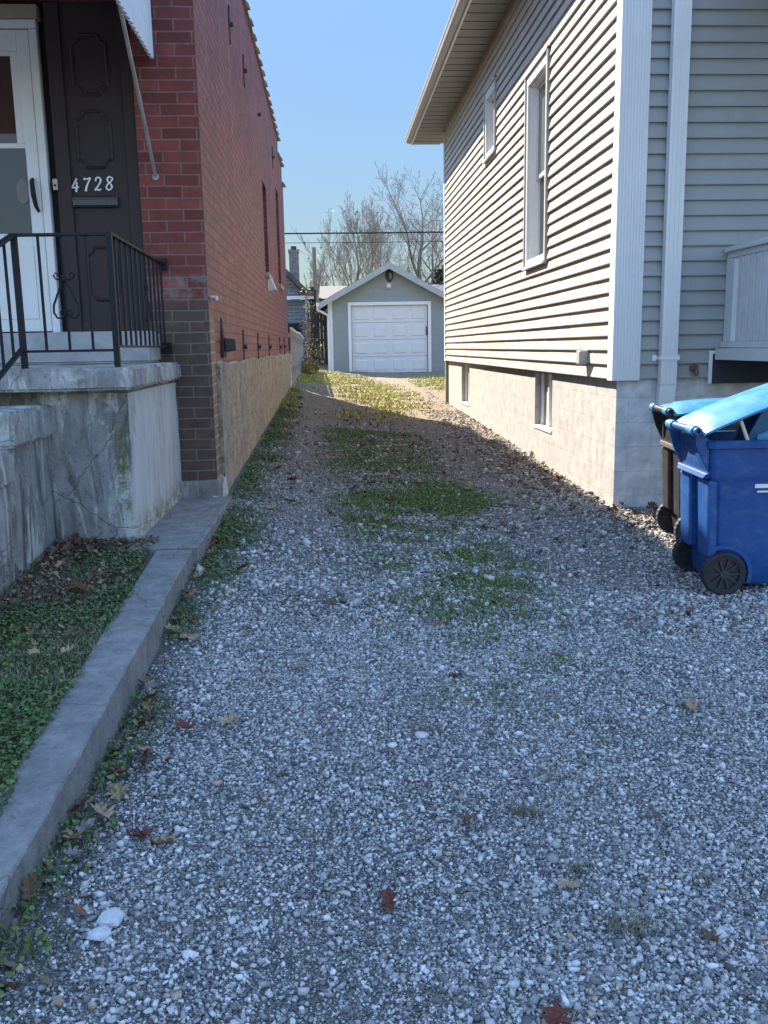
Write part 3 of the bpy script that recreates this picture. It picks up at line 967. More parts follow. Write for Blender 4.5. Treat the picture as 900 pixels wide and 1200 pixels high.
def scroll_at(cx, cy, along_y=False):
    mb = MB()
    P = (lambda u, w: (cx, cy + u, w)) if along_y else (lambda u, w: (cx + u, cy - .012, w))
    zc = 1.90
    for sgn in (-1, 1):
        pts = []
        # lower C scroll sweeping up to a small curl
        for k in range(9):
            a = R(-60 - 200 * k / 8); pts.append((sgn * (.03 + .025 * math.cos(a)), zc - .12 + .025 * math.sin(a)))
        pts = [(sgn * .004, zc - .09), (sgn * .02, zc - .115), (sgn * .05, zc - .118), (sgn * .068, zc - .09), (sgn * .066, zc - .05), (sgn * .045, zc + .0), (sgn * .022, zc + .05), (sgn * .008, zc + .09)]
        mb.tube([P(*p) for p in pts], .006, 6)
        pts = [(sgn * .006, zc + .095), (sgn * .02, zc + .085), (sgn * .045, zc + .09), (sgn * .055, zc + .108), (sgn * .045, zc + .122), (sgn * .032, zc + .114), (sgn * .035, zc + .102)]
        mb.tube([P(*p) for p in pts], .005, 6)
        pts = [(sgn * .004, zc - .09), (sgn * .012, zc - .075), (sgn * .03, zc - .08), (sgn * .032, zc - .1), (sgn * .02, zc - .105)]
        mb.tube([P(*p) for p in pts], .005, 6)
    mb.disc(P(0, zc + .095)[:3], 2, .014, .03, 8)
    mb.build("scroll", M_iron, rail)
scroll_at(PX0 + (PX1 - PX0) * .5, PY)
scroll_at(PX1 - .005, PY + (YW - PY) * 7 / 12, True)
# sloping stair rail
mb = MB(); mb.bar((PX0, PY, ZT + .003), (PX0 - .02, 3.55, 1.50 + .20), .04, .016); mb.build("stair_rail", M_iron, rail, bevel=.003)
mb = MB(); mb.bar((PX0, PY - .02, 1.62), (PX0 - .02, 3.55, 1.04), .024, .016); mb.build("stair_rail", M_iron, rail)
for k in range(1, 10):
    f = k / 10
    y = PY + (3.55 - PY) * f
    mb = MB(); mb.bar((PX0 - .02 * f, y, 1.62 - .58 * f), (PX0 - .02 * f, y, ZT - .52 * f), .013, .013); mb.build("baluster", M_iron, rail)
post(PX0 - .02, 3.55, .93, 1.71)

# ------------------------------------------------------------------ kerb
def kerb_piece(y0, y1, z0, z1, x_in0, x_in1, x_out, name, seed, drop=.5):
    n = 110
    r = random.Random(seed)
    rings = []
    for k in range(n + 1):
        f = k / n
        y = y0 + (y1 - y0) * f
        z = z0 + (z1 - z0) * f + r.uniform(-.0008, .0008)
        xi = x_in0 + (x_in1 - x_in0) * f
        xo = x_out + .002 * math.sin(k * .35 + seed) + r.uniform(-.0012, .0012)
        ch = .004 + r.uniform(0, .004) + (.012 if r.random() < .05 else 0)
        rings.append([(xi, y, z - drop), (xi, y, z - .01), (xi + .012, y, z), (xo - ch, y, z), (xo, y, z - ch), (xo + .006, y, z - drop)])
    mb = MB()
    mb.loft(rings)
    return mb.build(name, M_kerb)
tag(kerb_piece(-2.0, 4.925, float(ktop(-2.0)), float(ktop(4.925)), -.905, -.995, -.79, "kerb", 1), kind='structure')
tag(kerb_piece(4.945, 6.77, .512, .50, -1.16, -1.16, -.765, "kerb", 3), kind='structure')

# ------------------------------------------------------------------ siding house
XR, YR = 2.445, 7.656
XFND = 2.475
siding = thing("siding_house", "house with grey tan vinyl siding on a white painted block foundation", "house", (2.475, 7.656, .1))
M_side = simple("vinyl_siding_lit", (.46, .42, .355), .45, .07, .9, .12, 30, .002, grime=.14)  # same siding as the front, sunlight put into this lighter, warmer copy
M_side_shade = simple("vinyl_siding_shaded", (.265, .272, .258), .5, .07, .9, .12, 30, .002, grime=.12)  # same siding as the side, shade put into this darker copy
ZS0, ZS1 = 1.287, 5.81
CO = .1222
LIP = .028

def clap(mb, axis, plane, sgn, a0, a1, z0, z1, holes):
    """clapboard courses. axis 0: wall on x=plane facing sgn; axis 1: wall on y=plane"""
    nc = int(math.ceil((z1 - z0) / CO))
    for c in range(nc):
        zb, zt = z0 + c * CO, min(z1, z0 + (c + 1) * CO)
        cuts = sorted({zb, zt, *[z for h in holes for z in h[2:4] if zb < z < zt]})
        for zi in range(len(cuts) - 1):
            za, zc = cuts[zi], cuts[zi + 1]
            mid = (za + zc) / 2
            spans = [(a0, a1)]
            for h in holes:
                if h[2] < mid < h[3]:
                    ns = []
                    for (p, q) in spans:
                        if h[0] <= p and h[1] >= q: continue
                        if h[0] > p and h[0] < q: ns.append((p, min(q, h[0])))
                        if h[1] < q and h[1] > p: ns.append((max(p, h[1]), q))
                        if h[1] <= p or h[0] >= q: ns.append((p, q))
                    spans = ns
            def offs(z):
                f = (z - zb) / CO
                # vinyl: rolled lower lip, then flat slope back
                return LIP * (1 - f) if f > .06 else LIP * (.86 + f * 1.4)
            zz = [za] + [zb + f * CO for f in (.06,) if za < zb + f * CO < zc] + [zc]
            seam = a0 + ((c * 2.37 + .9) % 1.0) * min(3.6, a1 - a0)
            while seam < a1:
                spans = [w for (p, q) in spans for w in (((p, seam), (seam, q)) if p + .05 < seam < q - .05 else ((p, q),))]
                seam += 3.65
            for si, (p, q) in enumerate(spans):
                vs, fs = [], []
                lapd = .0022 * (si % 2)
                L = [(0.0, za)] + [(offs(z) + lapd, z) for z in zz]
                for (o, z) in L:
                    for a in (p, q):
                        vs.append((plane + sgn * o, a, z) if axis == 0 else (a, plane + sgn * o, z))
                for k in range(len(L) - 1):
                    fs.append((2 * k, 2 * k + 1, 2 * k + 3, 2 * k + 2))
                mb.add(vs, fs)
WT = (10.12, 11.17, 2.51, 4.67)   # tall window, outer edge of its trim
WS = (13.22, 14.05, 4.30, 5.24)   # small window
YE = 18.9
mb = MB()
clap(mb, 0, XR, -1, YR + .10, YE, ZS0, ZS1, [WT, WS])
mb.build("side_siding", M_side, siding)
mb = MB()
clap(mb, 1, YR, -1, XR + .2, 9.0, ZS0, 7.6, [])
mb.build("front_siding", M_side_shade, siding)
mb = MB()
mb.box(XR + .2, 9.0, YR + .22, YE - .02, 1.2, 5.8)
mb.box(9.0, 9.02, YR + .01, YE, .1, 5.8)
mb.build("inner_wall", M_dark, siding)
mb = MB(); mb.box(XR, 9.0, YE - .015, YE, 1.2, 5.8); mb.build("rear_siding", M_side, siding)

def vinyl_window(wn, label_dark_lower=True):
    A, B, C, D = wn
    tw = .085
    mb = MB()
    xo = XR - .03
    # flat trim
    for (a, b, c, d) in ((A, A + tw, C, D), (B - tw, B, C, D), (A + tw, B - tw, D - tw * 1.3, D), (A + tw, B - tw, C, C + tw * .9)):
        mb.box(xo, XR + .05, a, b, c, d)
    w = mb.build("side_window", M_trim, siding, bevel=.004)
    a, b, c, d = A + tw, B - tw, C + tw * .9, D - tw * 1.3
    mb = MB()      # reveal liner
    for (p, q, r_, s_) in ((a, a + .012, c, d), (b - .012, b, c, d), (a + .012, b - .012, d - .012, d), (a + .012, b - .012, c, c + .012)):
        mb.box(XR + .0, XR + .16, p, q, r_, s_)
    mb.build("jamb", M_white, w)
    mid = (c + d) / 2 - .05
    fw = .045
    for (z0, z1, x0, nm) in ((mid - .02, d - .012, XR + .075, "upper_sash"), (c + .012, mid + .03, XR + .105, "lower_sash")):
        mb = MB()
        p, q = a + .012, b - .012
        for (u, v_, r_, s_) in ((p, p + fw, z0, z1), (q - fw, q, z0, z1), (p + fw, q - fw, z1 - fw, z1), (p + fw, q - fw, z0, z0 + fw)):
            mb.box(x0, x0 + .028, u, v_, r_, s_)
        sh = mb.build(nm, M_white, w, bevel=.003)
        mb = MB(); mb.box(x0 + .012, x0 + .016, p + fw, q - fw, z0 + fw, z1 - fw); mb.build("pane", M_glass if nm == "lower_sash" else M_glassB, sh)
    mb = MB(); mb.box(xo - .035, XR + .04, A - .02, B + .02, C - .035, C - .003); mb.build("sill", M_trim, w, bevel=.005)
    mb = MB(); mb.box(xo - .016, XR + .01, A - .035, A - .002, C - .02, D + .02); mb.box(xo - .016, XR + .01, B + .002, B + .035, C - .02, D + .02); mb.box(xo - .022, XR + .01, A - .035, B + .035, D + .002, D + .03)
    mb.build("j_channel", M_side, w)
M_glassB = glass_mat("bright_glass", (.10, .12, .115))
vinyl_window(WT)
vinyl_window(WS)

# corner board, ribbed
mb = MB()
YC = YR - .03
mb.box(XR - .028, XR + .215, YC, YC + .04, ZS0 - .012, 5.8)
mb.box(XR - .028, XR + .02, YC + .04, YR + .115, ZS0 - .012, 5.8)
for k in range(9):
    x = XR - .012 + k * .026
    mb.box(x, x + .013, YC - .006, YC - .0005, ZS0 - .012, 5.8)
mb.build("corner_board", M_trim, siding, bevel=.002)
# far corner board
mb = MB(); mb.box(XR - .03, XR + .1, YE + .001, YE + .04, ZS0 - .01, 5.8); mb.box(XR - .03, XR - .001, YE - .09, YE + .001, ZS0 - .01, 5.8); mb.build("corner_board", M_trim, siding)

# foundation of painted blocks
M_blk = brick_mat("painted_block", 'y', (.36, .345, .32), (.38, .365, .335), (.325, .31, .285), .42, .215, .005, .3,
                  lambda t, c, x, y, z, f: t.mix(t.math('MULTIPLY', t.ramp(t.noise(2.2, 7, .72), [(.5, 0.0), (.78, 1.0)]), .45), c, (.27, .245, .205)), .85, offset=(.1, .05))
M_blkF = brick_mat("painted_block_front", 'x', (.50, .51, .52), (.54, .54, .54), (.44, .44, .44), .42, .215, .005, .4, None, .85, offset=(.1, .05))
B1 = (9.93, 10.78, .60, 1.262)
B2 = (15.9, 16.85, .52, 1.262)
mb = MB()
holes_wall(mb, 0, XFND, YR + .02, YE - .05, -.3, 1.29, [B1, B2], .13)
mb.build("foundation_wall", M_blk, siding)
mb = MB()
mb.add([(XFND, YR + .02, -.3), (9.0, YR + .02, -.3), (9.0, YR + .02, 1.286), (XFND, YR + .02, 1.286)], [(0, 1, 2, 3)])
mb.build("front_foundation", M_blkF, siding)
for wn in (B1, B2):
    mb = MB()
    mb.box(XFND + .10, XFND + .12, wn[0] + .002, wn[1] - .002, wn[2] + .002, 1.262)
    bw_ = mb.build("basement_window", simple("board_panel", (.42, .39, .34), .8, .1), siding)
    mb = MB()
    for a in (wn[0] + .02, (wn[0] + wn[1]) / 2 - .03, wn[1] - .08):
        mb.box(XFND + .06, XFND + .098, a, a + .06, wn[2] + .04, 1.26)
    mb.box(XFND - .01, XFND + .098, wn[0] + .003, wn[1] - .003, wn[2] - .0, wn[2] + .038)
    mb.build("window_frame", M_trim, bw_, bevel=.004)
mb = MB(); mb.box(XFND - .055, XFND + .10, YE - .12, YE - .04, .1, 1.27); mb.build("pipe_cover", M_tan, siding)
# little meter box
mb = MB(); mb.box(XR - .10, XR - .004, 8.40, 8.52, 1.40, 1.53); mb.build("utility_box", simple("grey_box", (.36, .35, .32), .5), siding, bevel=.012)

# eave
XE = 1.75
ZE = 5.81
Y0E, Y1E = YR - .45, 20.1
mb = MB()
n = int((Y1E - Y0E) / .30)
for k in range(n):
    a = Y0E + (Y1E - Y0E) * k / n; b = Y0E + (Y1E - Y0E) * (k + 1) / n
    mb.box(XE + .14, XR + .05, a + .03, b - .001, ZE, ZE + .03)
    mb.box(XE + .14, XR + .05, a - .001, a + .03, ZE + .018, ZE + .03)
M_soffit = simple("soffit_vinyl", (.17, .166, .158), .5, .05, 2)
mb.build("soffit", M_soffit, siding)
mb = MB(); mb.box(XE + .115, XE + .138, Y0E, Y1E + .002, ZE - .02, ZE + .17); mb.build("fascia", M_trim, siding)
M_gut = simple("gutter_tan", (.30, .285, .265), .45, .06, 3)
mb = MB()
prof = [(XE + .113, ZE + .02), (XE + .05, ZE + .02), (XE + .02, ZE + .06), (XE + .012, ZE + .10), (XE, ZE + .125), (XE, ZE + .145), (XE + .012, ZE + .145), (XE + .113, ZE + .145)]
mb.prism(prof, 1, Y0E - .01, Y1E + .01)
mb.build("gutter", M_gut, siding)
mb = MB()
t_ = NT("asphalt_shingle")
b_ = t_.n("TexBrick"); t_.set(b_.inputs['Vector'], t_.comb(t_.xyz()[1], t_.xyz()[0], 0.0)); b_.inputs['Scale'].default_value = 1; b_.inputs['Brick Width'].default_value = .3; b_.inputs['Row Height'].default_value = .14; b_.inputs['Mortar Size'].default_value = .006
b_.inputs['Color1'].default_value = (.07, .062, .055, 1); b_.inputs['Color2'].default_value = (.12, .105, .09, 1); b_.inputs['Mortar'].default_value = (.03, .028, .026, 1)
M_shingle = t_.done(t_.mix(1.0, b_.outputs[0], t_.ramp(t_.noise(60, 4, .7), [(.3, .6), (.7, 1.4)]), 'MULTIPLY'), .95)
RX = 5.8
sl = .55
roofz = lambda x: ZE + .16 + sl * (x - XE)
for (xa, xb) in ((XE + .02, RX), (9.7, RX)):
    za, zb = roofz(XE + .02), roofz(RX)
    mb = MB()
    mb.hexa([(xa, Y0E, za - .0), (xb, Y0E, zb), (xb, Y1E, zb), (xa, Y1E, za)], [(xa, Y0E, za + .03), (xb, Y0E, zb + .03), (xb, Y1E, zb + .03), (xa, Y1E, za + .03)])
    mb.build("roof", M_shingle, siding)
mb = MB()
mb.prism([(XE + .14, ZE + .021), (RX, roofz(RX) - .02), (9.6, ZE + .021)], 1, Y1E - .03, Y1E - .005)
mb.prism([(XE + .14, ZE + .021), (RX, roofz(RX) - .02), (9.6, ZE + .021)], 1, YR + .0, YR + .02)
mb.build("gable_wall", M_side, siding)

# downspout with strap
mb = MB()
mb.box(2.815, 2.955, YR - .105, YR - .03, 1.235, 5.8)
for x in (2.84, 2.878, 2.916):
    mb.box(x, x + .014, YR - .111, YR - .1055, 1.235, 5.8)
mb.hexa([(2.80, YR - .10, .95), (2.94, YR - .10, .95), (2.94, YR - .03, .95), (2.80, YR - .03, .95)], [(2.815, YR - .105, 1.234), (2.955, YR - .105, 1.234), (2.955, YR - .03, 1.234), (2.815, YR - .03, 1.234)])
ds = mb.build("downspout", M_trim, siding, bevel=.004)
mb = MB()
mb.box(2.80, 2.97, YR - .114, YR - .1115, 1.448, 1.476)
mb.box(2.765, 2.80, YR - .03, YR - .02, 1.437, 1.487); mb.box(2.97, 3.0, YR - .03, YR - .02, 1.437, 1.487)
mb.box(2.797, 2.80, YR - .112, YR - .02, 1.45, 1.475); mb.box(2.97, 2.973, YR - .112, YR - .02, 1.45, 1.475)
mb.build("strap", M_white, ds)
# hose tap
mb = MB()
mb.disc((3.12, YR - .06, 1.375), 1, .035, .02, 12); mb.tube([(3.13, YR, 1.355), (3.13, YR - .09, 1.355), (3.13, YR - .10, 1.31)], .016, 8)
mb.build("hose_tap", simple("brass_tap", (.14, .075, .055), .5, .3, 20, metal=.5), siding)
# framed crawl opening below the porch
mb = MB()
mb.box(3.255, 4.3, YR - .05, YR - .028, 1.487 - .0, 1.515); mb.box(3.255, 3.285, YR - .05, YR - .028, 1.235, 1.486)
vent_ = mb.build("crawl_opening", M_trim, siding, bevel=.003)
mb = MB(); mb.box(3.286, 4.3, YR - .034, YR - .024, 1.235, 1.486); mb.build("opening_board", simple("navy_board", (.02, .028, .045), .6), vent_)

# side porch of the siding house
sp = thing("side_porch", "grey painted wooden porch end with vertical balusters on the siding house", "porch", (3.4, 7.0, 1.4))
M_grayw = simple("grey_painted_wood", (.50, .50, .49), .5, .08, 6, .2, 50, .002)
mb = MB(); mb.bar((3.395, 7.62, 2.345), (3.395, 5.6, 2.345), .10, .04); mb.bar((3.395, 7.62, 2.30), (3.395, 5.6, 2.30), .04, .05); mb.build("top_rail", M_grayw, sp, bevel=.004)
mb = MB(); mb.bar((3.395, 7.62, 1.565), (3.395, 5.6, 1.565), .09, .05); mb.build("bottom_rail", M_grayw, sp, bevel=.004)
mb = MB(); mb.box(3.37, 3.42, 7.47, 7.62, 1.592, 2.272); mb.build("end_board", M_grayw, sp, bevel=.003)
y = 7.40
while y > 5.7:
    mb = MB(); mb.box(3.375, 3.415, y - .085, y, 1.592, 2.272); mb.build("baluster", M_grayw, sp, bevel=.003)
    y -= .105
mb = MB(); mb.box(3.80, 8.5, 5.5, 7.60, 1.36, 1.44); mb.build("deck", M_grayw, sp)
mb = MB(); mb.box(3.34, 3.46, 5.48, 5.60, .0, 4.6); mb.build("post", M_grayw, sp); mb = MB(); mb.box(8.3, 8.42, 5.48, 5.60, .0, 4.6); mb.build("post", M_grayw, sp)
mb = MB(); mb.box(3.28, 8.7, 5.3, 7.62, 4.6, 4.75); mb.build("porch_roof", M_grayw, sp)
mb = MB(); mb.box(3.3, 3.8, 5.5, 7.60, 1.44, 1.535); mb.build("deck_edge", M_grayw, sp)

# ------------------------------------------------------------------ wheeled bins
def rrect(x0, x1, y0, y1, r, z, n=4):
    pts = []
    for (cx, cy, a0) in ((x1 - r, y1 - r, 0), (x0 + r, y1 - r, 90), (x0 + r, y0 + r, 180), (x1 - r, y0 + r, 270)):
        for k in range(n + 1):
            a = R(a0 + 90 * k / n)
            pts.append((cx + r * math.cos(a), cy + r * math.sin(a), z))
    return pts

def plastic(name, c, fade_sheen=None):
    t = NT(name)
    n1 = t.noise(2.0, 5, .65, vec=t.stretch(2, 2, .6))
    col = t.ramp(n1, [(.3, tuple(x * .85 for x in c)), (.7, tuple(x * 1.12 for x in c))])
    if fade_sheen:
        sc = t.ramp(t.noise(1.0, 7, .75, vec=t.stretch(6, 6, 16), dist=.8), [(.52, 0.0), (.75, 1.0)])
        col = t.mix(t.math('MULTIPLY', sc, .35), col, fade_sheen)
    dust = t.ramp(t.noise(14, 7, .75), [(.5, 0.0), (.8, 1.0)])
    col = t.mix(t.math('MULTIPLY', dust, .26), col, (.22, .215, .20))
    return t.done(col, t.ramp(n1, [(.3, .38), (.7, .55)]), t.bump(t.noise(180, 3, .6), .12, .001), 0, .45)

M_blue = plastic("blue_plastic", (.003, .054, .205), (.10, .20, .32))
M_lidblue = plastic("light_blue_plastic", (.015, .16, .31), (.25, .38, .47))
M_black = plastic("black_cart_plastic", (.016, .015, .015), (.09, .07, .05))
M_rub = simple("tyre_rubber", (.016, .016, .017), .75, .3, 20, .5, 60, .003)
M_hub = simple("wheel_plastic", (.022, .024, .028), .5, .3, 14)

def make_bin(name, label, loc, rz, m_body, m_lid, lid_angle, wheel_r=.127):
    b = thing(name, label, "bin", loc, rz, None)
    W = .29     # half width at top
    # body: local +x is the front, handle and wheels at -x; y across
    rings = []
    for (z, x0, x1, w, r) in ((.05, .085, .50, .215, .04), (.07, .075, .51, .225, .05), (.26, .06, .545, .238, .05), (.30, .05, .55, .24, .05),
                              (.66, .03, .60, .262, .05), (.70, .005, .615, .272, .045), (.72, -.005, .62, .278, .045), (.88, -.01, .635, .284, .045),
                              (.885, -.03, .66, .305, .05), (.925, -.03, .665, .31, .05), (.93, -.02, .655, .30, .05), (.93, .01, .63, .272, .04), (.6, .05, .58, .24, .04)):
        rings.append(rrect(x0, x1, -w, w, r, z))
    mb = MB(); mb.loft(rings, True, True)
    body = mb.build("body", m_body, b, smooth=True, local=True)
    # raised wheel housings and side ribs, lift pocket at the back
    for s in (-1, 1):
        mb = MB()
        pts = []
        for k in range(13):
            a = R(-20 + 135 * k / 12)
            pts.append((.11 + .175 * math.cos(a), .127 + .175 * math.sin(a)))
        inner = [(.11 + .15 * math.cos(R(115 - 135 * k / 12)), .127 + .15 * math.sin(R(115 - 135 * k / 12))) for k in range(13)]
        mb.prism(pts + inner, 1, s * .20, s * .262)
        mb.build("wheel_arch", m_body, body, local=True)
    mb = MB()
    mb.hexa([(-.035, -.24, .70), (.0, -.26, .70), (.0, .26, .70), (-.035, .24, .70)], [(-.02, -.27, .735), (.0, -.275, .735), (.0, .275, .735), (-.02, .27, .735)])
    mb.build("lift_ledge", m_body, body, local=True, bevel=.006)
    for yy in (-.17, .17):
        mb = MB()
        mb.hexa([(.012, yy - .09, .22), (.07, yy - .09, .22), (.07, yy + .09, .22), (.012, yy + .09, .22)], [(-.008, yy - .10, .69), (.05, yy - .10, .69), (.05, yy + .10, .69), (-.008, yy + .10, .69)])
        mb.build("back_rib", m_body, body, local=True, bevel=.015)
    for yy in (-.255, .255):
        mb = MB()
        mb.prism([(-.01, .74), (-.01, .93), (-.085, 1.0), (-.10, .97), (-.06, .84)], 1, yy - .012, yy + .012)
        mb.build("handle_bracket", m_body, body, local=True, bevel=.004)
    # handle bar: hollow tube
    mb = MB()
    ring = []
    for (yy, rr) in ((-.29, .012), (-.29, .024), (.29, .024), (.29, .012), (.2, .012)):
        ring.append([(-.085 + rr * math.cos(2 * math.pi * k / 14), yy, .985 + rr * math.sin(2 * math.pi * k / 14)) for k in range(14)])
    ring.insert(0, [(-.085 + .012 * math.cos(2 * math.pi * k / 14), -.2, .985 + .012 * math.sin(2 * math.pi * k / 14)) for k in range(14)])
    mb.loft(ring)
    mb.build("handle", m_body, b, smooth=True, local=True)
    # wheels
    for s in (-1, 1):
        yw = s * .275
        tyre = MB()
        prof = [(.092, -.026), (.120, -.030), (wheel_r, -.022), (wheel_r, .022), (.120, .030), (.092, .026)]
        nseg = 48
        rr = []
        for k in range(nseg):
            a = 2 * math.pi * k / nseg
            tread = .004 if k % 2 else 0
            rr.append([(.105 + (q + (tread if q >= wheel_r - 1e-6 else 0)) * math.cos(a), yw + w_, wheel_r + .004 + (q + (tread if q >= wheel_r - 1e-6 else 0)) * math.sin(a)) for q, w_ in prof])
        rr.append(rr[0])
        tyre.loft(rr, False, False)
        wh = tyre.build("wheel", M_rub, b, local=True)
        mb = MB()
        mb.disc((.105, yw, wheel_r + .004), 1, .028, .056, 16)
        for k in range(10):
            a = 2 * math.pi * k / 10
            ca, sa = math.cos(a), math.sin(a)
            mb.bar((.105 + .02 * ca, yw, wheel_r + .004 + .02 * sa), (.105 + .095 * ca, yw, wheel_r + .004 + .095 * sa), .015, .04, up=(0, 1, 0))
        mb.disc((.105, yw + .0, wheel_r + .004), 1, .094, .012, 32)
        mb.build("hub", M_hub, wh, local=True)
    mb = MB(); mb.tube([(.105, -.27, wheel_r + .004), (.105, .27, wheel_r + .004)], .01, 8); mb.build("axle", M_iron, b, local=True)
    # lid: hinged at the handle, domed, with a raised centre panel and rolled rim
    L, Wl = .70, .315
    nx, ny = 18, 12
    ca, sa = math.cos(lid_angle), math.sin(lid_angle)
    def lp(u, v, up=0.0):
        x = -.07 + u * L
        y_ = v * Wl
        edge = min(1, min(u, 1 - u) * 9, (1 - abs(v)) * 6)
        h = .014 * edge + up
        mid = 1.0 if (abs(v) < .55 and .12 < u < .9) else 0.0
        h += .02 * mid
        h += .012 * math.sin(u * math.pi)
        return (x, y_, h)
    vs, fs = [], []
    for layer in (0, 1):
        for i in range(nx + 1):
            for j in range(ny + 1):
                x, y_, h = lp(i / nx, -1 + 2 * j / ny)
                h -= .012 * layer
                if (i in (0, nx) or j in (0, ny)):
                    h -= .014
                dx = x + .07
                vs.append((-.07 + dx * ca - h * sa, y_, .985 + dx * sa + h * ca))
    st = (nx + 1) * (ny + 1)
    for i in range(nx):
        for j in range(ny):
            q = (i * (ny + 1) + j, (i + 1) * (ny + 1) + j, (i + 1) * (ny + 1) + j + 1, i * (ny + 1) + j + 1)
            fs.append(q); fs.append(tuple(k + st for k in q[::-1]))
    border = [i * (ny + 1) for i in range(nx + 1)] + [nx * (ny + 1) + j for j in range(1, ny + 1)] + [i * (ny + 1) + ny for i in range(nx - 1, -1, -1)] + [j for j in range(ny - 1, 0, -1)]
    for k in range(len(border)):
        a_, b__ = border[k], border[(k + 1) % len(border)]
        fs.append((a_, b__, b__ + st, a_ + st))
    mb = MB(); mb.add(vs, fs)
    lid = mb.build("lid", m_lid, b, smooth=True, local=True)
    for yy in (-.2, .2):
        mb = MB(); mb.tube([(-.088, yy - .05, .985), (-.088, yy + .05, .985)], .031, 12); mb.build("hinge", m_lid, lid, smooth=True, local=True)
    return b

bin_a = make_bin("recycling_bin", "blue wheeled bin propped open by rubbish, nearest to the camera", (2.235, 5.36, float(gz(2.3, 5.3)) + .0), R(-4), M_blue, M_lidblue, R(21))
bin_b = make_bin("recycling_bin", "black wheeled bin with a closed blue lid, between the open blue bin and the house", (2.51, 6.46, float(gz(2.4, 6.3)) + .005), R(-7), M_black, M_lidblue, R(3))
for o, n_ in ((bin_a, 0), (bin_b, 0)):
    o['group'] = "wheeled bins beside the siding house"
# white mark on the near bin's side
mb = MB()
mb.box(.27, .36, -.267, -.2615, .645, .668); mb.box(.285, .36, -.2655, -.2600, .618, .628)
mb.build("printed_mark", M_white, bin_a, local=True)

# rubbish in the open bin (things of their own)
def place(o, loc, rot):
    o.location = loc; o.rotation_euler = rot
gA = float(gz(2.3, 5.3))
cardM = simple("cardboard", (.33, .24, .15), .85, .1, 5, .2)
mb = MB(); mb.box(-.16, .16, -.006, .006, -.3, .3)
o = mb.build("cardboard_sheet", simple("blue_card", (.05, .13, .24), .7), bevel=.002)
place(o, (2.62, 5.22, gA + .86), (R(12), R(22), R(8))); tag(o, "dull blue cardboard sheet standing in the open blue bin", "cardboard")
mb = MB(); mb.tube([(0, 0, -.3), (0, 0, .3)], .011, 8)
o = mb.build("wooden_stick", simple("pale_wood", (.62, .55, .42), .6))
place(o, (2.50, 5.10, gA + .77), (R(4), R(-24), 0)); tag(o, "pale wooden stick poking out of the open blue bin", "stick")
mb = MB(); mb.loft([rrect(-.15, .15, -.12, .12, .06, z) for z in (-.12, -.05, .06, .12)])
o = mb.build("plastic_bag", simple("blue_bag", (.02, .08, .2), .35, .3, 6, .9, 14, .03), smooth=True)
place(o, (2.66, 5.36, gA + .93), (R(10), R(12), R(30))); tag(o, "crumpled dark blue plastic bag under the raised bin lid", "bag")
mb = MB(); mb.loft([[(r_ * math.cos(2 * math.pi * k / 16), r_ * math.sin(2 * math.pi * k / 16), z) for k in range(16)] for (r_, z) in ((.02, -.1), (.032, -.095), (.032, .05), (.014, .085), (.014, .1))])
o = mb.build("plastic_bottle", simple("aqua_plastic", (.15, .45, .62), .3, .2))
place(o, (2.60, 5.11, gA + .955), (R(70), R(10), R(25))); tag(o, "light blue plastic bottle lying at the rim of the open bin", "bottle")

# ------------------------------------------------------------------ garage
GY = 31.3
GX0, GX1 = .03, 4.17
GZ = .70
GEZ, GPX, GPZ = 3.18, 2.10, 4.32
garage = thing("garage", "grey green gabled garage with a white panelled roll up door", "garage", (2.1, 31.3, .7))
def gexc(t, c, x, y, z, f):
    return c
M_gar = brick_mat("garage_board", 'x', (.23, .265, .255), (.24, .275, .265), (.20, .235, .225), 2.4, .36, .004, .2, None, .7, blot=(.94, 1.05))
DX_0, DX_1, DZ_1 = .80, 3.43, 2.98
mb = MB()
holes_wall(mb, 1, GY, GX0, GX1, GZ - .2, GEZ, [(DX_0, DX_1, GZ - .2, DZ_1)], .12)
mb.add([(GX0, GY, GEZ), (GX1, GY, GEZ), (GPX, GY, GPZ - .08)], [(0, 1, 2)])
mb.build("front_wall", M_gar, garage)
mb = MB()
mb.box(GX0 - .001, GX0 + .06, GY + .002, GY + 6.5, GZ - .2, GEZ); mb.box(GX1 - .06, GX1, GY + .002, GY + 6.5, GZ - .2, GEZ); mb.box(GX0, GX1, GY + 6.5, GY + 6.56, GZ - .2, GEZ)
mb.build("side_wall", M_gar, garage)
mb = MB()
for (a, b, c_, d_) in ((DX_0 - .11, DX_0, GZ - .1, DZ_1 + .11), (DX_1, DX_1 + .11, GZ - .1, DZ_1 + .11), (DX_0, DX_1, DZ_1, DZ_1 + .11)):
    mb.box(a, b, GY - .03, GY + .1, c_, d_)
mb.build("door_trim", M_white, garage, bevel=.006)
secs = 4
dh = (DZ_1 - .0 - (GZ - .02)) / secs
M_gdoor = simple("garage_door_white", (.60, .61, .62), .45, .04, 3)
gdoor = None
for s in range(secs):
    z0 = GZ - .02 + s * dh
    mb = MB()
    mb.box(DX_0 + .01, DX_1 - .01, GY + .06, GY + .10, z0 + .004, z0 + dh - .004)
    pw = (DX_1 - DX_0) / 4
    for k in range(4):
        a, b = DX_0 + k * pw + .10, DX_0 + (k + 1) * pw - .10
        c_, d_ = z0 + .10, z0 + dh - .10
        # recessed frame with a raised field
        mb.hexa([(a, GY + .0595, c_), (b, GY + .0595, c_), (b, GY + .0595, d_), (a, GY + .0595, d_)][0:4],
                [(a + .03, GY + .044, c_ + .03), (b - .03, GY + .044, c_ + .03), (b - .03, GY + .044, d_ - .03), (a + .03, GY + .044, d_ - .03)])
    if gdoor is None:
        gdoor = mb.build("garage_door", M_gdoor, garage, bevel=.004)
    else:
        mb.build("door_section", M_gdoor, gdoor, bevel=.004)
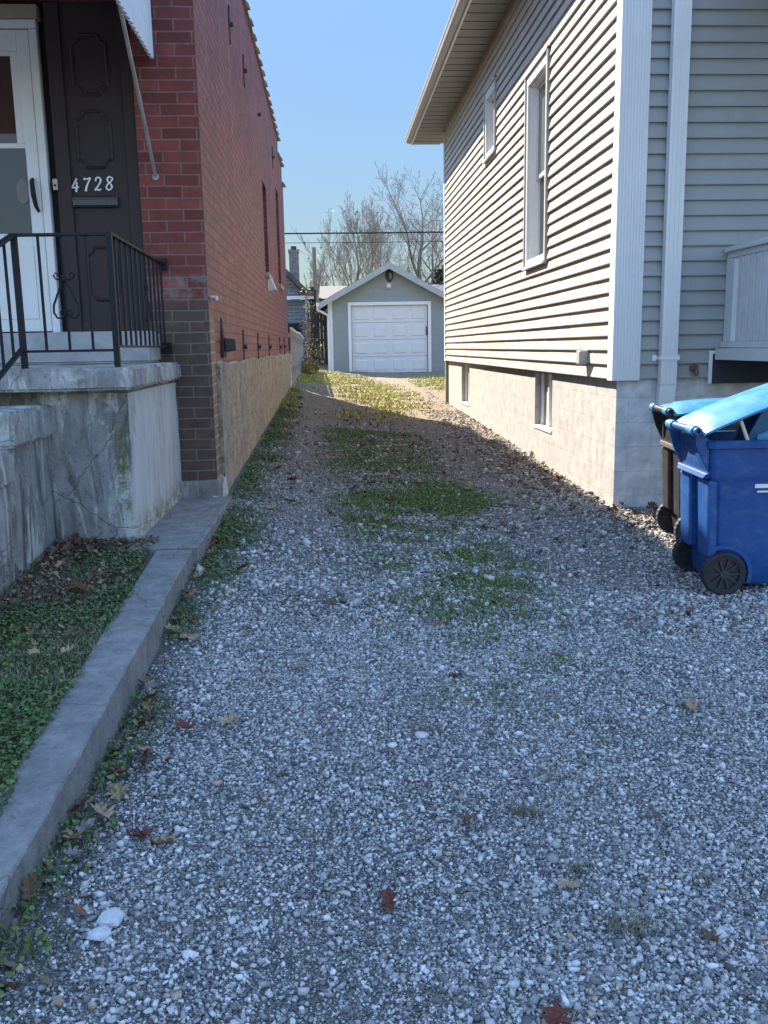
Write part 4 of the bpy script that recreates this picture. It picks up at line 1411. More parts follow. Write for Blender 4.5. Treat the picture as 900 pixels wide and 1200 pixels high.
mb = MB(); mb.box(DX_1 - .06, DX_1 - .02, GY + .03, GY + .058, 1.95, 2.25); mb.build("latch", M_rust, gdoor)
mb = MB(); mb.box(GX0 - .02, GX0 + .13, GY - .025, GY - .001, GZ - .05, GEZ + .02); mb.build("corner_board", M_white, garage)
# roof planes + rake boards
ov = .32
for s in (-1, 1):
    xe = GPX + s * (GX1 - GX0 + .62) / 2
    ze = GPZ - (GPZ - GEZ) / ((GX1 - GX0) / 2) * (GX1 - GX0 + .62) / 2
    mb = MB()
    mb.hexa([(GPX, GY - ov, GPZ + .02), (xe, GY - ov, ze + .02), (xe, GY + 6.8, ze + .02), (GPX, GY + 6.8, GPZ + .02)], [(GPX, GY - ov, GPZ + .07), (xe, GY - ov, ze + .07), (xe, GY + 6.8, ze + .07), (GPX, GY + 6.8, GPZ + .07)])
    mb.build("roof", M_shingle, garage)
    mb = MB()
    mb.hexa([(GPX, GY - ov - .03, GPZ - .16), (xe, GY - ov - .03, ze - .14), (xe, GY - ov, ze - .14), (GPX, GY - ov, GPZ - .16)], [(GPX, GY - ov - .03, GPZ + .06), (xe, GY - ov - .03, ze + .06), (xe, GY - ov, ze + .06), (GPX, GY - ov, GPZ + .06)])
    mb.build("rake_board", simple("rake_grey", (.33, .355, .345), .6), garage)
    mb = MB()
    mb.hexa([(GPX, GY - ov, GPZ - .02), (xe, GY - ov, ze - .02), (xe, GY - .002, ze - .02), (GPX, GY - .002, GPZ - .02)], [(GPX, GY - ov, GPZ + .0), (xe, GY - ov, ze + .0), (xe, GY - .002, ze + .0), (GPX, GY - .002, GPZ + .0)])
    mb.build("soffit", simple("garage_soffit", (.2, .22, .21), .7), garage)
mb = MB()
gx = GX0 - .30; gze = GPZ - (GPZ - GEZ) / ((GX1 - GX0) / 2) * (GX1 - GX0 + .62) / 2
mb.prism([(gx - .11, gze - .03), (gx - .11, gze + .07), (gx, gze + .07), (gx, gze - .05), (gx - .08, gze - .05)], 1, GY - ov, GY + 6.8)
gut = mb.build("gutter", M_white, garage)
mb = MB(); mb.tube([(gx - .06, GY - .2, gze - .04), (gx - .06, GY - .2, gze - .16), (GX0 - .02, GY - .09, gze - .34), (GX0 - .01, GY - .06, gze - .5), (GX0 - .01, GY - .06, GZ + .1)], .042, 8)
mb.build("downspout", M_white, gut, smooth=True)
mb = MB(); mb.box(2.0, 2.2, GY - .03, GY - .001, 3.52, 3.72)
wl = mb.build("flood_light", simple("lamp_housing", (.40, .38, .36), .5), garage, bevel=.02)
mb = MB(); mb.disc((2.1, GY - .07, 3.62), 1, .06, .08, 16); mb.build("lamp_lens", simple("lamp_lens", (.62, .60, .54), .3), wl, smooth=True)
mb = MB()
for k in range(4):
    pts = [(2.12 + (.17 - .02 * k) * math.cos(a) * .7 + .02 * k, GY - .03 - .01 * k, 3.97 + (.22 - .02 * k) * math.sin(a)) for a in [2 * math.pi * j / 20 for j in range(20)]]
    mb.tube(pts, .012, 5, closed=True)
mb.tube([(2.1, GY - .04, 4.12), (2.2, GY - .06, 4.05), (2.25, GY - .05, 4.14)], .025, 6)
mb.build("cable_coil", M_blackpl, garage)

# ------------------------------------------------------------------ neighbours at the back
M_greyclap = brick_mat("weathered_clapboard", 'x', (.17, .175, .19), (.24, .245, .26), (.07, .07, .08), 1.6, .14, .012, .6,
                       lambda t, c, x, y, z, f: t.mix(t.math('MULTIPLY', t.ramp(t.noise(1.0, 6, .75, vec=t.stretch(1.2, 1.2, 9)), [(.5, 0.0), (.7, 1.0)]), .7), c, (.08, .075, .085)), .85)
oh = thing("old_house", "weathered grey clapboard house with a tall brick chimney behind the brick house", "house", (-3.5, 38, .8))
mb = MB(); mb.box(-6.5, -.88, 38, 44, .6, 3.55); mb.build("wall", M_greyclap, oh)
mb = MB()
mb.hexa([(-6.9, 37.6, 3.55), (-.55, 37.6, 3.55), (-.55, 37.72, 3.55), (-6.9, 37.72, 3.55)], [(-6.9, 37.6, 3.68), (-.55, 37.6, 3.68), (-.55, 37.72, 3.68), (-6.9, 37.72, 3.68)])
mb.build("eave_board", M_trim, oh)
mb = MB()
mb.prism([(-.55, 3.69), (-3.6, 6.7), (-6.8, 3.69), (-6.5, 3.69), (-3.6, 6.45), (-.8, 3.69)], 1, 37.5, 44.3)
mb.build("roof", M_shingle, oh)
mb = MB()
mb.prism([(-.85, 3.7), (-3.6, 6.42), (-6.4, 3.7)], 1, 37.95, 38.0)
mb.build("gable", M_greyclap, oh)
mb = MB(); mb.box(-1.52, -1.13, 38.3, 38.7, 3.4, 5.45); mb.box(-1.55, -1.10, 38.27, 38.73, 5.452, 5.58); mb.build("chimney", brick_mat("old_chimney", 'x', (.12, .10, .10), (.2, .17, .165), (.26, .25, .24), .23, .08, .012), oh)
mb = MB(); mb.tube([(-1.33, 38.5, 5.58), (-1.33, 38.5, 5.72)], .12, 8); mb.build("chimney_pot", M_rust, oh)
mb = MB(); mb.box(-.9, -.82, 37.94, 38.06, .6, 3.54); mb.build("corner_board", M_trim, oh)
mb = MB(); mb.box(-1.9, -1.1, 37.96, 37.995, 1.5, 2.6); mb.build("window", M_dark, oh)

sc_ = thing("brick_stack", "short dark brick chimney stack above the brown fence", "chimney", (-.6, 41, 0))
mb = MB(); mb.box(-.80, -.5, 41, 41.3, .6, 4.0); mb.box(-.83, -.47, 40.97, 41.33, 4.002, 4.12); mb.build("shaft", M_rust, sc_)
mb = MB(); mb.tube([(-.65, 41.15, 4.12), (-.65, 41.15, 4.25)], .09, 8); mb.build("flue", M_rust, sc_)

# second garage behind
ng = thing("rear_shed", "low pale roofed shed partly hidden behind the grey green garage", "shed", (2.5, 41, 0))
mb = MB(); mb.box(-.1, 6.2, 41, 46, .6, 3.55); mb.build("wall", M_greyclap, ng)
mb = MB(); mb.hexa([(-.35, 40.7, 3.60), (6.6, 40.7, 3.55), (6.6, 46.3, 4.5), (-.35, 46.3, 4.5)], [(-.35, 40.7, 3.72), (6.6, 40.7, 3.67), (6.6, 46.3, 4.62), (-.35, 46.3, 4.62)]); mb.build("roof", simple("pale_roof", (.045, .047, .05), .8), ng)

# weathered picket fence running back from the brick house
M_greywood = simple("silvered_wood", (.235, .235, .24), .85, .3, 9, .6, 30, .004, grime=.5)
pf = thing("picket_fence", "silvery grey board fence running back from the brick house corner", "fence", (-.82, 20.2, .8))
y = 20.12
k = 0
while y < 29.6:
    zt = 2.0 - .012 * (y - 20) + .05 * math.sin(k * 1.9) + (.06 if k % 5 == 0 else 0)
    mb = MB(); mb.box(-.84 + .01 * math.sin(k), -.82 + .01 * math.sin(k), y, y + .13, float(gz(-.82, y)) - .02, zt); mb.build("picket", M_greywood, pf)
    y += .15; k += 1
mb = MB(); mb.bar((-.86, 20.1, 1.88), (-.86, 29.7, 1.75), .04, .08); mb.bar((-.86, 20.1, 1.15), (-.86, 29.7, 1.2), .04, .08); mb.build("fence_rail", M_greywood, pf)
mb = MB(); mb.tube([(-.80, 20.1, 2.02), (-.80, 22.5, 1.98), (-.80, 26, 2.0), (-.80, 29.7, 1.9)], .03, 6); mb.build("cap_pipe", M_trim, pf)

M_brownwood = simple("brown_fence_wood", (.062, .042, .035), .85, .35, 8, .5, 30, .004)
bf = thing("board_fence", "dark brown upright board fence beside the garage", "fence", (-.45, 37, .9))
x = -.86
k = 0
while x < .1:
    mb = MB(); mb.box(x, x + .125, 36.98 + .008 * (k % 2), 37.0 + .008 * (k % 2), .75, 2.95 + .04 * math.sin(k * 2.3)); mb.build("board", M_brownwood, bf)
    x += .135; k += 1
mb = MB(); mb.box(-.88, .12, 37.01, 37.05, 1.85, 1.93); mb.box(-.88, .12, 37.01, 37.05, 2.6, 2.68); mb.build("fence_rail", M_brownwood, bf)

# pole and overhead lines
po = MB(); po.tube([(-.6, 48.7, .5), (-.62, 48.7, 6.75)], [.13, .1], 10)
o = po.build("utility_pole", simple("pole_wood", (.20, .165, .13), .85, .2, 10), smooth=True); tag(o, "plain wooden utility pole rising behind the brown fence", "pole")
def wire(name, label, z, r, sag, y):
    mb = MB(); pts = []
    for k in range(33):
        f = k / 32
        pts.append((-30 + 66 * f, y, z + sag * ((2 * f - 1) ** 2 - .0)))
    mb.tube(pts, r, 5)
    o = mb.build(name, M_blackpl); tag(o, label, "cable", "cables crossing above the garage")
wire("overhead_cable", "thick black overhead cable, upper one crossing the sky behind the garage", 6.62, .034, .25, 41.8)
wire("overhead_cable", "thin overhead cable, lower one seen against the bare trees", 6.28, .013, .3, 42.4)

# ------------------------------------------------------------------ trees
M_bark = simple("grey_bark", (.16, .14, .125), .9, .3, 12, .6, 30, .01)
M_twig = simple("twig_bark", (.24, .205, .175), .9, .25, 5)

def bare_tree(name, label, base, height, seed, trunk_r, spread=.55, lean=(0, 0), levels=5, kids=(5, 5, 4, 4, 3), first=.28, dead_leaves=0, tf=.52, group="bare trees behind the garage", upward=.15, lenf=(.62, .56, .55, .55, .5)):
    r = random.Random(seed)
    t = thing(name, label, "tree", base, 0, group)
    trunk, crown, leafpts = MB(), MB(), []
    def branch(p, d, L, rad, lv):
        nseg = 6 if lv < 2 else (4 if lv < 4 else 3)
        pts, rs = [p], [rad]
        dd = d.copy()
        for k in range(nseg):
            jit = Vector((r.gauss(0, 1), r.gauss(0, 1), r.gauss(0, 1))) * (.13 if lv else .05)
            dd = (dd + jit + Vector((0, 0, upward * (.6 if lv else .2)))).normalized()
            pts.append(pts[-1] + dd * L / nseg)
            rs.append(rad * (1 - .62 * (k + 1) / nseg) if lv < levels - 1 else rad * (1 - .85 * (k + 1) / nseg))
        rs = [max(q, .0075) for q in rs]
        (trunk if lv < 2 else crown).tube(pts, rs, 7 if lv < 2 else (5 if lv == 2 else 3), cap=False)
        if lv >= levels - 1:
            leafpts.extend(pts[1:])
            return
        nk = kids[lv]
        for k in range(nk):
            f = (first if lv == 0 else .22) + (1 - (first if lv == 0 else .22)) * (k + r.uniform(.1, .95)) / nk
            f = min(f, .99)
            i = min(int(f * nseg), nseg - 1)
            g = f * nseg - i
            q = pts[i].lerp(pts[i + 1], g)
            ax = (pts[i + 1] - pts[i]).normalized()
            perp = ax.cross(Vector((r.gauss(0, 1), r.gauss(0, 1), r.gauss(0, 1)))).normalized()
            ang = spread * r.uniform(.7, 1.35)
            nd = (ax * math.cos(ang) + perp * math.sin(ang)).normalized()
            branch(q, nd, L * lenf[lv] * r.uniform(.75, 1.25) * (1.15 - .45 * f), rs[i] * r.uniform(.5, .68), lv + 1)
        # leader
        branch(pts[-1], dd, L * lenf[lv] * .8, rs[-1], lv + 1)
    b = Vector(base)
    spread_all = spread
    branch(b, Vector((lean[0], lean[1], 1)).normalized(), height * tf, trunk_r, 0)
    trunk.build("trunk", M_bark, t, smooth=True)
    crown.build("crown", M_twig, t)
    if dead_leaves:
        mb = MB()
        for k in range(dead_leaves):
            p = r.choice(leafpts) + Vector((r.gauss(0, .05), r.gauss(0, .05), r.gauss(0, .05)))
            s = r.uniform(.05, .11)
            a = Vector((r.gauss(0, 1), r.gauss(0, 1), r.gauss(0, 1))).normalized() * s
            c_ = a.cross(Vector((r.gauss(0, 1), r.gauss(0, 1), r.gauss(0, 1)))).normalized() * s * .7
            mb.add([p - a, p + c_, p + a, p - c_], [(0, 1, 2, 3)])
        mb.build("foliage", simple("old_leaves", (.28, .20, .075), .7, .4, 3), t)
    return t

bare_tree("bare_tree", "large spreading bare tree with thick forked limbs behind the garage's right side", (5.6, 50, .8), 13.0, 11, .30, .80, (-.06, 0), 6, (6, 5, 4, 3, 3), .35, 0, tf=.36, upward=.10, lenf=(.95, .66, .58, .55, .5))
bare_tree("bare_tree", "fine twigged upright bare tree with a few old leaves behind the garage's left side", (1.3, 54, .8), 9.5, 23, .13, .5, (.02, 0), 6, (6, 5, 4, 3, 2), .12, 140, upward=.22, tf=.5, lenf=(.72, .6, .55, .55, .5))
bare_tree("bare_tree", "slim bare tree just behind the dark brown fence and the pole", (-1.2, 56, .8), 7.2, 31, .09, .45, (.05, 0), 5, (7, 6, 4, 3, 3), .15, 60, upward=.3)
bare_tree("bare_tree", "hazy bare tree farthest away, seen between the two twiggier trees", (3.4, 68, .8), 12.5, 47, .16, .55, (0, 0), 6, (7, 5, 4, 3, 2), .2, 40, upward=.2, tf=.45, lenf=(.75, .62, .55, .55, .5))
bare_tree("bare_tree", "small bare tree whose twig tips show beside the brick house roof edge", (-3.1, 50, .8), 8.4, 53, .12, .5, (.06, 0), 5, (6, 5, 4, 3, 3), .2, 0)

def leafy(name, label, cat, base, blobs, n, size, mat, seed, group=None, stem=True):
    """plant whose crown is many small leaf faces clumped round uneven centres"""
    r = np.random.default_rng(seed)
    t = thing(name, label, cat, base, 0, group)
    P = []
    tot = sum(b[3] ** 2 for b in blobs)
    for (x, y, z, rad) in blobs:
        k = int(n * rad ** 2 / tot)
        d = r.normal(size=(k, 3)); d /= np.linalg.norm(d, axis=1)[:, None]
        q = d * (rad * r.uniform(.35, 1.05, (k, 1)) ** .6) * (1 + .35 * np.sin(d[:, :1] * 7 + seed) * np.cos(d[:, 2:] * 6))
        P.append(q + np.array([x, y, z]))
    P = np.concatenate(P)
    k = len(P)
    a = r.normal(size=(k, 3)); a /= np.linalg.norm(a, axis=1)[:, None]
    b_ = np.cross(a, r.normal(size=(k, 3))); b_ /= np.linalg.norm(b_, axis=1)[:, None]
    s = size * r.uniform(.5, 1.3, (k, 1))
    V = np.stack([P - a * s, P + b_ * s * .5, P + a * s, P - b_ * s * .5], 1).reshape(-1, 3)
    F = np.arange(4 * k).reshape(k, 4)
    np_mesh("crown", V, F, mat, t, rnd=r.uniform(0, 1, k))
    if stem:
        mb = MB()
        for (x, y, z, rad) in blobs[:5]:
            mb.tube([(0, 0, -.1), (x * .5, y * .5, z * .6), (x, y, z)], [.04, .025, .008], 5)
        mb.build("stem", M_bark, t, local=True)
    return t

def leaf_mat(name, stops, rough=.6):
    t = NT(name)
    c = t.ramp(t.attr('rnd'), stops)
    m = t.done(c, rough, None, 0, .3)
    return m
M_everg = leaf_mat("evergreen_needles", [(0, (.012, .022, .012)), (.6, (.03, .05, .022)), (1, (.055, .075, .03))])
M_autumn = leaf_mat("autumn_bush", [(0, (.10, .08, .04)), (.4, (.22, .16, .07)), (.75, (.40, .28, .05)), (1, (.10, .14, .04))])
M_vine = leaf_mat("vine_leaves", [(0, (.03, .05, .02)), (.5, (.10, .09, .05)), (.8, (.20, .15, .10)), (1, (.38, .28, .03))])
leafy("evergreen_tree", "dark evergreen tree between the garage roof and the siding house", "tree", (6.3, 47, .8),
      [(0, 0, 2.2, 1.0), (.2, .1, 3.3, .85), (-.2, 0, 4.1, .6), (.1, 0, 4.8, .38), (-.5, .1, 2.9, .6), (.5, 0, 2.6, .7)], 9000, .10, M_everg, 3)
leafy("shrub", "round grey green shrub top showing above the garage's left eave", "shrub", (.1, 45.5, .8), [(0, 0, 2.9, .42), (.2, 0, 3.1, .3), (-.25, 0, 2.6, .35), (0, 0, 2.0, .5)], 3500, .05,
      leaf_mat("grey_green", [(0, (.05, .06, .055)), (1, (.14, .16, .15))]), 5)
leafy("climbing_vine", "tangled vine with yellow leaves at the end of the grey fence", "vine", (-.70, 31.5, .85), [(0, 0, .5, .3), (.05, 0, 1.0, .26), (-.05, 0, 1.5, .24), (.1, 0, 2.1, .26), (.0, 0, 2.6, .22), (.2, .3, .3, .3), (.35, .3, .7, .22)], 700, .05, M_vine, 8)
leafy("shrub", "yellow leaved weedy shrub at the foot of the grey fence", "shrub", (-.62, 26.5, .8), [(0, 0, .15, .2), (.12, .3, .2, .24), (-.08, .6, .35, .2), (.05, -.4, .12, .16)], 800, .045, M_autumn, 9)

# ------------------------------------------------------------------ gravel stones
def rot_rand(n, r):
    q = r.normal(size=(n, 4)); q /= np.linalg.norm(q, axis=1)[:, None]
    w, x, y, z = q.T
    return np.stack([1 - 2 * (y * y + z * z), 2 * (x * y - z * w), 2 * (x * z + y * w), 2 * (x * y + z * w), 1 - 2 * (x * x + z * z), 2 * (y * z - x * w),
                     2 * (x * z - y * w), 2 * (y * z + x * w), 1 - 2 * (x * x + y * y)], -1).reshape(n, 3, 3)

bm = bmesh.new(); bmesh.ops.create_icosphere(bm, subdivisions=1, radius=1)
ICO_V = np.array([v.co[:] for v in bm.verts]); ICO_F = np.array([[v.index for v in f.verts] for f in bm.faces]); bm.free()

t = NT("limestone_gravel")
rn = t.attr('rnd')
c = t.ramp(rn, [(0, (.075, .073, .07)), (.25, (.20, .194, .186)), (.6, (.42, .408, .39)), (.9, (.66, .645, .62)), (.955, (.78, .77, .75)), (.965, (.34, .26, .19)), (1, (.42, .31, .22))])
c = t.mix(t.smooth(t.xyz()[1], 4.5, 9.5), c, t.mix(1.0, c, (.80, .71, .61), 'MULTIPLY'))
c = t.mix(1.0, c, t.ramp(t.noise(130, 4, .7), [(.3, .72), (.7, 1.2)]), 'MULTIPLY')
M_stone = t.done(c, .8, t.bump(t.noise(260, 3, .6), .3, .003), 0, .35)

OCT_V = np.array([(1, 0, 0), (-1, 0, 0), (0, 1, 0), (0, -1, 0), (0, 0, 1), (0, 0, -1), ], float)
OCT_F = np.array([(0, 2, 4), (2, 1, 4), (1, 3, 4), (3, 0, 4), (2, 0, 5), (1, 2, 5), (3, 1, 5), (0, 3, 5)])
CUB_V = np.array([(x, y, z) for x in (-.72, .72) for y in (-.72, .72) for z in (-.72, .72)], float)
CUB_F = np.array([(0, 1, 3), (0, 3, 2), (4, 6, 7), (4, 7, 5), (0, 4, 5), (0, 5, 1), (2, 3, 7), (2, 7, 6), (0, 2, 6), (0, 6, 4), (1, 5, 7), (1, 7, 3)])

def scatter_stones(name, n, xr, yr, rmean, dens, seed, zoff=.0, rmax=.03, sig=.38, base='ico', lift=.45):
    r = np.random.default_rng(seed)
    x = r.uniform(*xr, n); y = r.uniform(*yr, n)
    keep = r.uniform(0, 1, n) < dens(x, y)
    keep &= (x > -.775) & (np.abs(x - .2) < .58 * y + .95)
    x, y = x[keep], y[keep]
    n = len(x)
    BV, BF, jt = {'ico': (ICO_V, ICO_F, .3), 'oct': (OCT_V, OCT_F, .35), 'cub': (CUB_V, CUB_F, .38)}[base]
    rad = np.clip(rmean * np.exp(r.normal(0, sig, n)), rmean * .4, rmax)
    sc = np.stack([rad * r.uniform(.85, 1.45, n), rad * r.uniform(.7, 1.05, n), rad * r.uniform(.45, .8, n)], -1)
    jit = 1 + r.uniform(-jt, jt, (n, len(BV), 1)) + r.uniform(-.12, .12, (n, len(BV), 3))
    V = BV[None] * jit * sc[:, None, :]
    Q = rot_rand(n, r)
    V2 = np.einsum('nij,nkj->nki', Q, V)
    flat = r.uniform(0, 1, n) < .45
    a = r.uniform(0, 6.283, n); ca, sa = np.cos(a), np.sin(a)
    V3 = np.stack([V[..., 0] * ca[:, None] - V[..., 1] * sa[:, None], V[..., 0] * sa[:, None] + V[..., 1] * ca[:, None], V[..., 2]], -1)
    V = np.where(flat[:, None, None], V3, V2)
    z = gz(x, y) + .012 * (fbm(x, y, 3, 1) - .5) + .010 * (fbm(x, y, 14, 2) - .5)
    P = np.stack([x, y, z + rad * r.uniform(-.1, lift, n) + zoff], -1)
    V = (V + P[:, None]).reshape(-1, 3)
    F = (BF[None] + (np.arange(n) * len(BV))[:, None, None]).reshape(-1, 3)
    tone = np.clip(r.beta(1.5, 1.6, n) * .93 + (r.uniform(0, 1, n) < .03) * .6, 0, 1)
    o = np_mesh(name, V, F, M_stone, rnd=np.repeat(tone, len(BF)))
    tag(o, kind='stuff')
    return o

def soil_gap(x, y):
    return 1 - .9 * np.clip(gauss(x, y, -.85, 4.2, .25, 5.5), 0, 1)
def stone_d(x, y):
    d = np.ones_like(x) * soil_gap(x, y)
    d *= 1 - .55 * np.clip(fbm(x, y, 1.7, 9) * 1.6 - .75, 0, 1)                   # patches of grit
    d *= 1 - .7 * np.clip(gauss(x, y, -.08, 1.6, .22, .9), 0, 1)
    d *= 1 - .5 * np.clip(gauss(x, y, 1.35, 3.4, .35, 1.6), 0, 1)
    d *= 1 - .45 * np.clip(gauss(x, y, -.25, 4.0, .3, 1.8), 0, 1)
    d *= 1 - .8 * np.clip(grass_d(x, y), 0, 1)
    tr = np.maximum(gauss(x, y, -.2, 9, .45, 100), gauss(x, y, 1.75, 9, .5, 100)) * np.clip((y - 3.2) / 3.5, 0, 1)
    d *= 1 - .6 * tr
    d *= np.clip(1.6 - y / 11, .12, 1)
    return d
scatter_stones("gravel", 42000, (-.78, 3.9), (1.1, 5.2), .0062, stone_d, 1, sig=.42, lift=.5, rmax=.019)
scatter_stones("gravel", 215000, (-.78, 3.5), (1.1, 4.4), .0044, lambda x, y: np.clip(stone_d(x, y) + .15, 0, 1) * soil_gap(x, y), 5, 0, .011, .35, 'cub', .9)
scatter_stones("fine_gravel", 290000, (-.78, 3.2), (1.1, 3.8), .0028, lambda x, y: .45 + .55 * soil_gap(x, y), 4, -.001, .006, .35, 'oct')
scatter_stones("gravel", 90000, (-.78, 4.0), (4.4, 9.5), .0070, stone_d, 2, sig=.42, base='cub', lift=.7)
scatter_stones("fine_gravel", 110000, (-.78, 2.45), (3.6, 9.5), .0048, lambda x, y: np.clip(1 - .75 * grass_d(x, y), 0, 1) * soil_gap(x, y) * np.clip(1.4 - y / 12, .2, 1), 8, -.001, .010, .3, 'oct')
scatter_stones("gravel", 30000, (-.78, 2.45), (9.5, 22), .011, lambda x, y: np.clip(stone_d(x, y) * 1.6, 0, 1) * .8, 3, base='cub')
scatter_stones("gravel", 7000, (1.7, 2.46), (7.6, 17), .013, lambda x, y: np.clip((x - 1.6) / .7, 0, 1) * .8, 6, rmax=.03, base='cub')
# flat pale stones one can single out
t2 = random.Random(3)
for (x, y, s, lab) in ((-.565, 1.99, .036, "larger of two pale flat stones lying together near the kerb"), (-.575, 1.93, .031, "smaller of two pale flat stones lying together near the kerb"), (.31, 3.16, .03, "pale flat stone on the gravel beside the sparse weeds")):
    bm = bmesh.new(); bmesh.ops.create_icosphere(bm, subdivisions=2, radius=1)
    for v in bm.verts:
        k = 1 + .12 * math.sin(v.co.x * 5 + s * 300) + .1 * math.sin(v.co.y * 6 + 1)
        v.co = Vector((v.co.x * s * k, v.co.y * s * .85 * k, v.co.z * s * .45))
    mb = MB(); mb.add([tuple(v.co) for v in bm.verts], [tuple(v.index for v in f.verts) for f in bm.faces]); bm.free()
    o = mb.build("stone", simple("pale_limestone", (.46, .46, .45), .8, .15, 40, .4, 120, .003), smooth=False)
    o.location = (x, y, float(gz(x, y)) + s * .3); o.rotation_euler = (.1, .05, t2.uniform(0, 6)); tag(o, lab, "stone", "pale stones on the drive")

# ------------------------------------------------------------------ grass and clover
def blades(name, x, y, z, h, w, mat, seed, lean=.5, droop=.35):
    r = np.random.default_rng(seed)
    n = len(x)
    a = r.uniform(0, 6.283, n)
    H = h * r.uniform(.5, 1.3, n)
    Wd = w * r.uniform(.7, 1.3, n)
    l = lean * r.uniform(.1, 1.2, n) * H
    dx, dy = np.cos(a), np.sin(a)
    px, py = -dy, dx
    B = np.stack([x, y, z], -1)
    def at(f, bend, side):
        return B + np.stack([dx * l * bend + px * Wd * side, dy * l * bend + py * Wd * side, H * f], -1)
    V = np.stack([at(0, 0, -.5), at(0, 0, .5), at(.6, .4, .4), at(.6, .4, -.4), at(1 - droop * .3, 1.0, 0.03), at(1 - droop * .3, 1.0, -0.03)], 1).reshape(-1, 3)
    F = np.array([[0, 1, 2, 3], [3, 2, 4, 5]])
    F = (F[None] + (np.arange(n) * 6)[:, None, None]).reshape(-1, 4)
    o = np_mesh(name, V, F, mat, rnd=np.repeat(r.uniform(0, 1, n), 2))
    return tag(o, kind='stuff')

def clover(name, x, y, z, s, mat, seed):
    """small rounded ground-cover leaves"""
    r = np.random.default_rng(seed)
    n = len(x)
    k = 5
    a0 = r.uniform(0, 6.283, n)
    S = s * r.uniform(.5, 1.3, n)
    tx, ty = r.normal(0, .45, n), r.normal(0, .45, n)
    vs = []
    for i in range(k):
        a = a0 + 2 * math.pi * i / k
        u, v = S * np.cos(a), S * np.sin(a) * .8
        vs.append(np.stack([x + u, y + v, z + u * tx + v * ty], -1))
    V = np.stack(vs, 1).reshape(-1, 3)
    F = np.arange(n * k).reshape(n, k)
    o = np_mesh(name, V, F, mat, rnd=r.uniform(0, 1, n))
    return tag(o, kind='stuff')

def grass_mat(name, stops):
    t = NT(name)
    big = t.noise(2.2, 4, .6)
    f = t.math('ADD', t.math('MULTIPLY', t.attr('rnd'), .6), t.math('MULTIPLY', big, .45))
    c = t.ramp(f, stops)
    m = t.done(c, .6, None, 0, .3)
    return m
M_grass = grass_mat("drive_grass", [(.15, (.04, .072, .014)), (.5, (.09, .145, .03)), (.78, (.17, .21, .055)), (.96, (.33, .27, .14))])
M_strip = grass_mat("wall_weeds", [(.15, (.035, .062, .016)), (.5, (.08, .125, .03)), (.85, (.14, .18, .05)), (.99, (.28, .22, .12))])
M_yard = grass_mat("yard_grass", [(.1, (.035, .055, .018)), (.38, (.075, .105, .034)), (.52, (.13, .145, .055)), (.62, (.24, .20, .12)), (1.0, (.34, .27, .18))])
M_sunny = grass_mat("sunlit_grass", [(.1, (.16, .17, .03)), (.45, (.34, .32, .06)), (.8, (.47, .42, .11)), (1.0, (.50, .45, .22))])  # far grass, sunlit yellow put into its colour
M_clov = grass_mat("clover_leaf", [(.1, (.032, .062, .017)), (.5, (.075, .12, .034)), (.85, (.13, .18, .06)), (1.0, (.2, .22, .09))])

M_straw_b = grass_mat("loose_straw", [(.1, (.09, .085, .04)), (.5, (.22, .19, .11)), (.9, (.38, .33, .22))])
def sample(n, xr, yr, dens, seed):
    r = np.random.default_rng(seed)
    x = r.uniform(*xr, n); y = r.uniform(*yr, n)
    k = r.uniform(0, 1, n) < dens(x, y)
    return x[k], y[k]

x, y = sample(190000, (-.2, 1.9), (2.6, 13), lambda x, y: np.clip((grass_d(x, y) - .05) * 1.5, 0, 1) ** 1.2, 21)
blades("grass", x, y, gz(x, y) + .003, .022, .0055, M_grass, 22, 1.3)
x, y = sample(80000, (-.2, 1.9), (2.8, 13), lambda x, y: np.clip((grass_d(x, y) - .1) * 1.2, 0, .7) ** 1.2, 23)
clover("clover", x, y, gz(x, y) + .004 + .014 * rng.uniform(0, 1, len(x)), .008, M_grass, 24)
x, y = sample(60000, (-.80, -.05), (1.4, 20.3), lambda x, y: np.clip((grass_d(x, y) - .12) * 1.4, 0, 1), 25)
blades("weeds", x, y, gz(x, y), .035, .0045, M_strip, 26, .9)
x, y = sample(80000, (-.80, -.05), (1.4, 20.3), lambda x, y: np.clip((grass_d(x, y) - .1) * 1.5, 0, 1), 27)
clover("clover", x, y, gz(x, y) + .015 + .03 * rng.uniform(0, 1, len(x)), .0075, M_strip, 28)
x, y = sample(110000, (-1.6, 3.9), (14.5, 31), lambda x, y: np.clip((grass_d(x, y) - .15) * 1.8, 0, 1), 29)
blades("sunlit_grass", x, y, gz(x, y), .06, .014, M_sunny, 30, 1.0)
x, y = sample(5200, (-.6, 2.3), (1.7, 9.5), lambda x, y: np.clip(.10 + .9 * gauss(x, y, .7, 4.0, .55, 1.9), 0, 1), 41)
blades("straw_bits", x, y, gz(x, y) + .008, .03, .0022, M_straw_b, 42, 2.6, 1.6)
# yard behind the kerb
def yd(x, y):
    lim = np.interp(y, [1, 2.4, 5.2], [-.89, -.928, -1.005])
    return (x < lim + .03 * (fbm(x, y, 9, 3) - .5)) * 1.0
x, y = sample(90000, (-2.0, -.9), (1.6, 5.2), lambda x, y: yd(x, y) * np.clip(.35 + .9 * fbm(x, y, 3, 12), 0, 1), 31)
blades("yard_grass", x, y, soil(x - .05, y) - .005, .036, .0036, M_yard, 32, 1.1)
x, y = sample(70000, (-2.0, -.9), (1.6, 5.2), lambda x, y: yd(x, y) * np.clip(fbm(x, y, 3.2, 13) * 1.3 - .72 + np.clip((3.3 - y) * .9, 0, 1.0), 0, 1), 33)
clover("yard_clover", x, y, soil(x - .05, y) + .015 + .035 * rng.uniform(0, 1, len(x)), .0068, M_clov, 34)

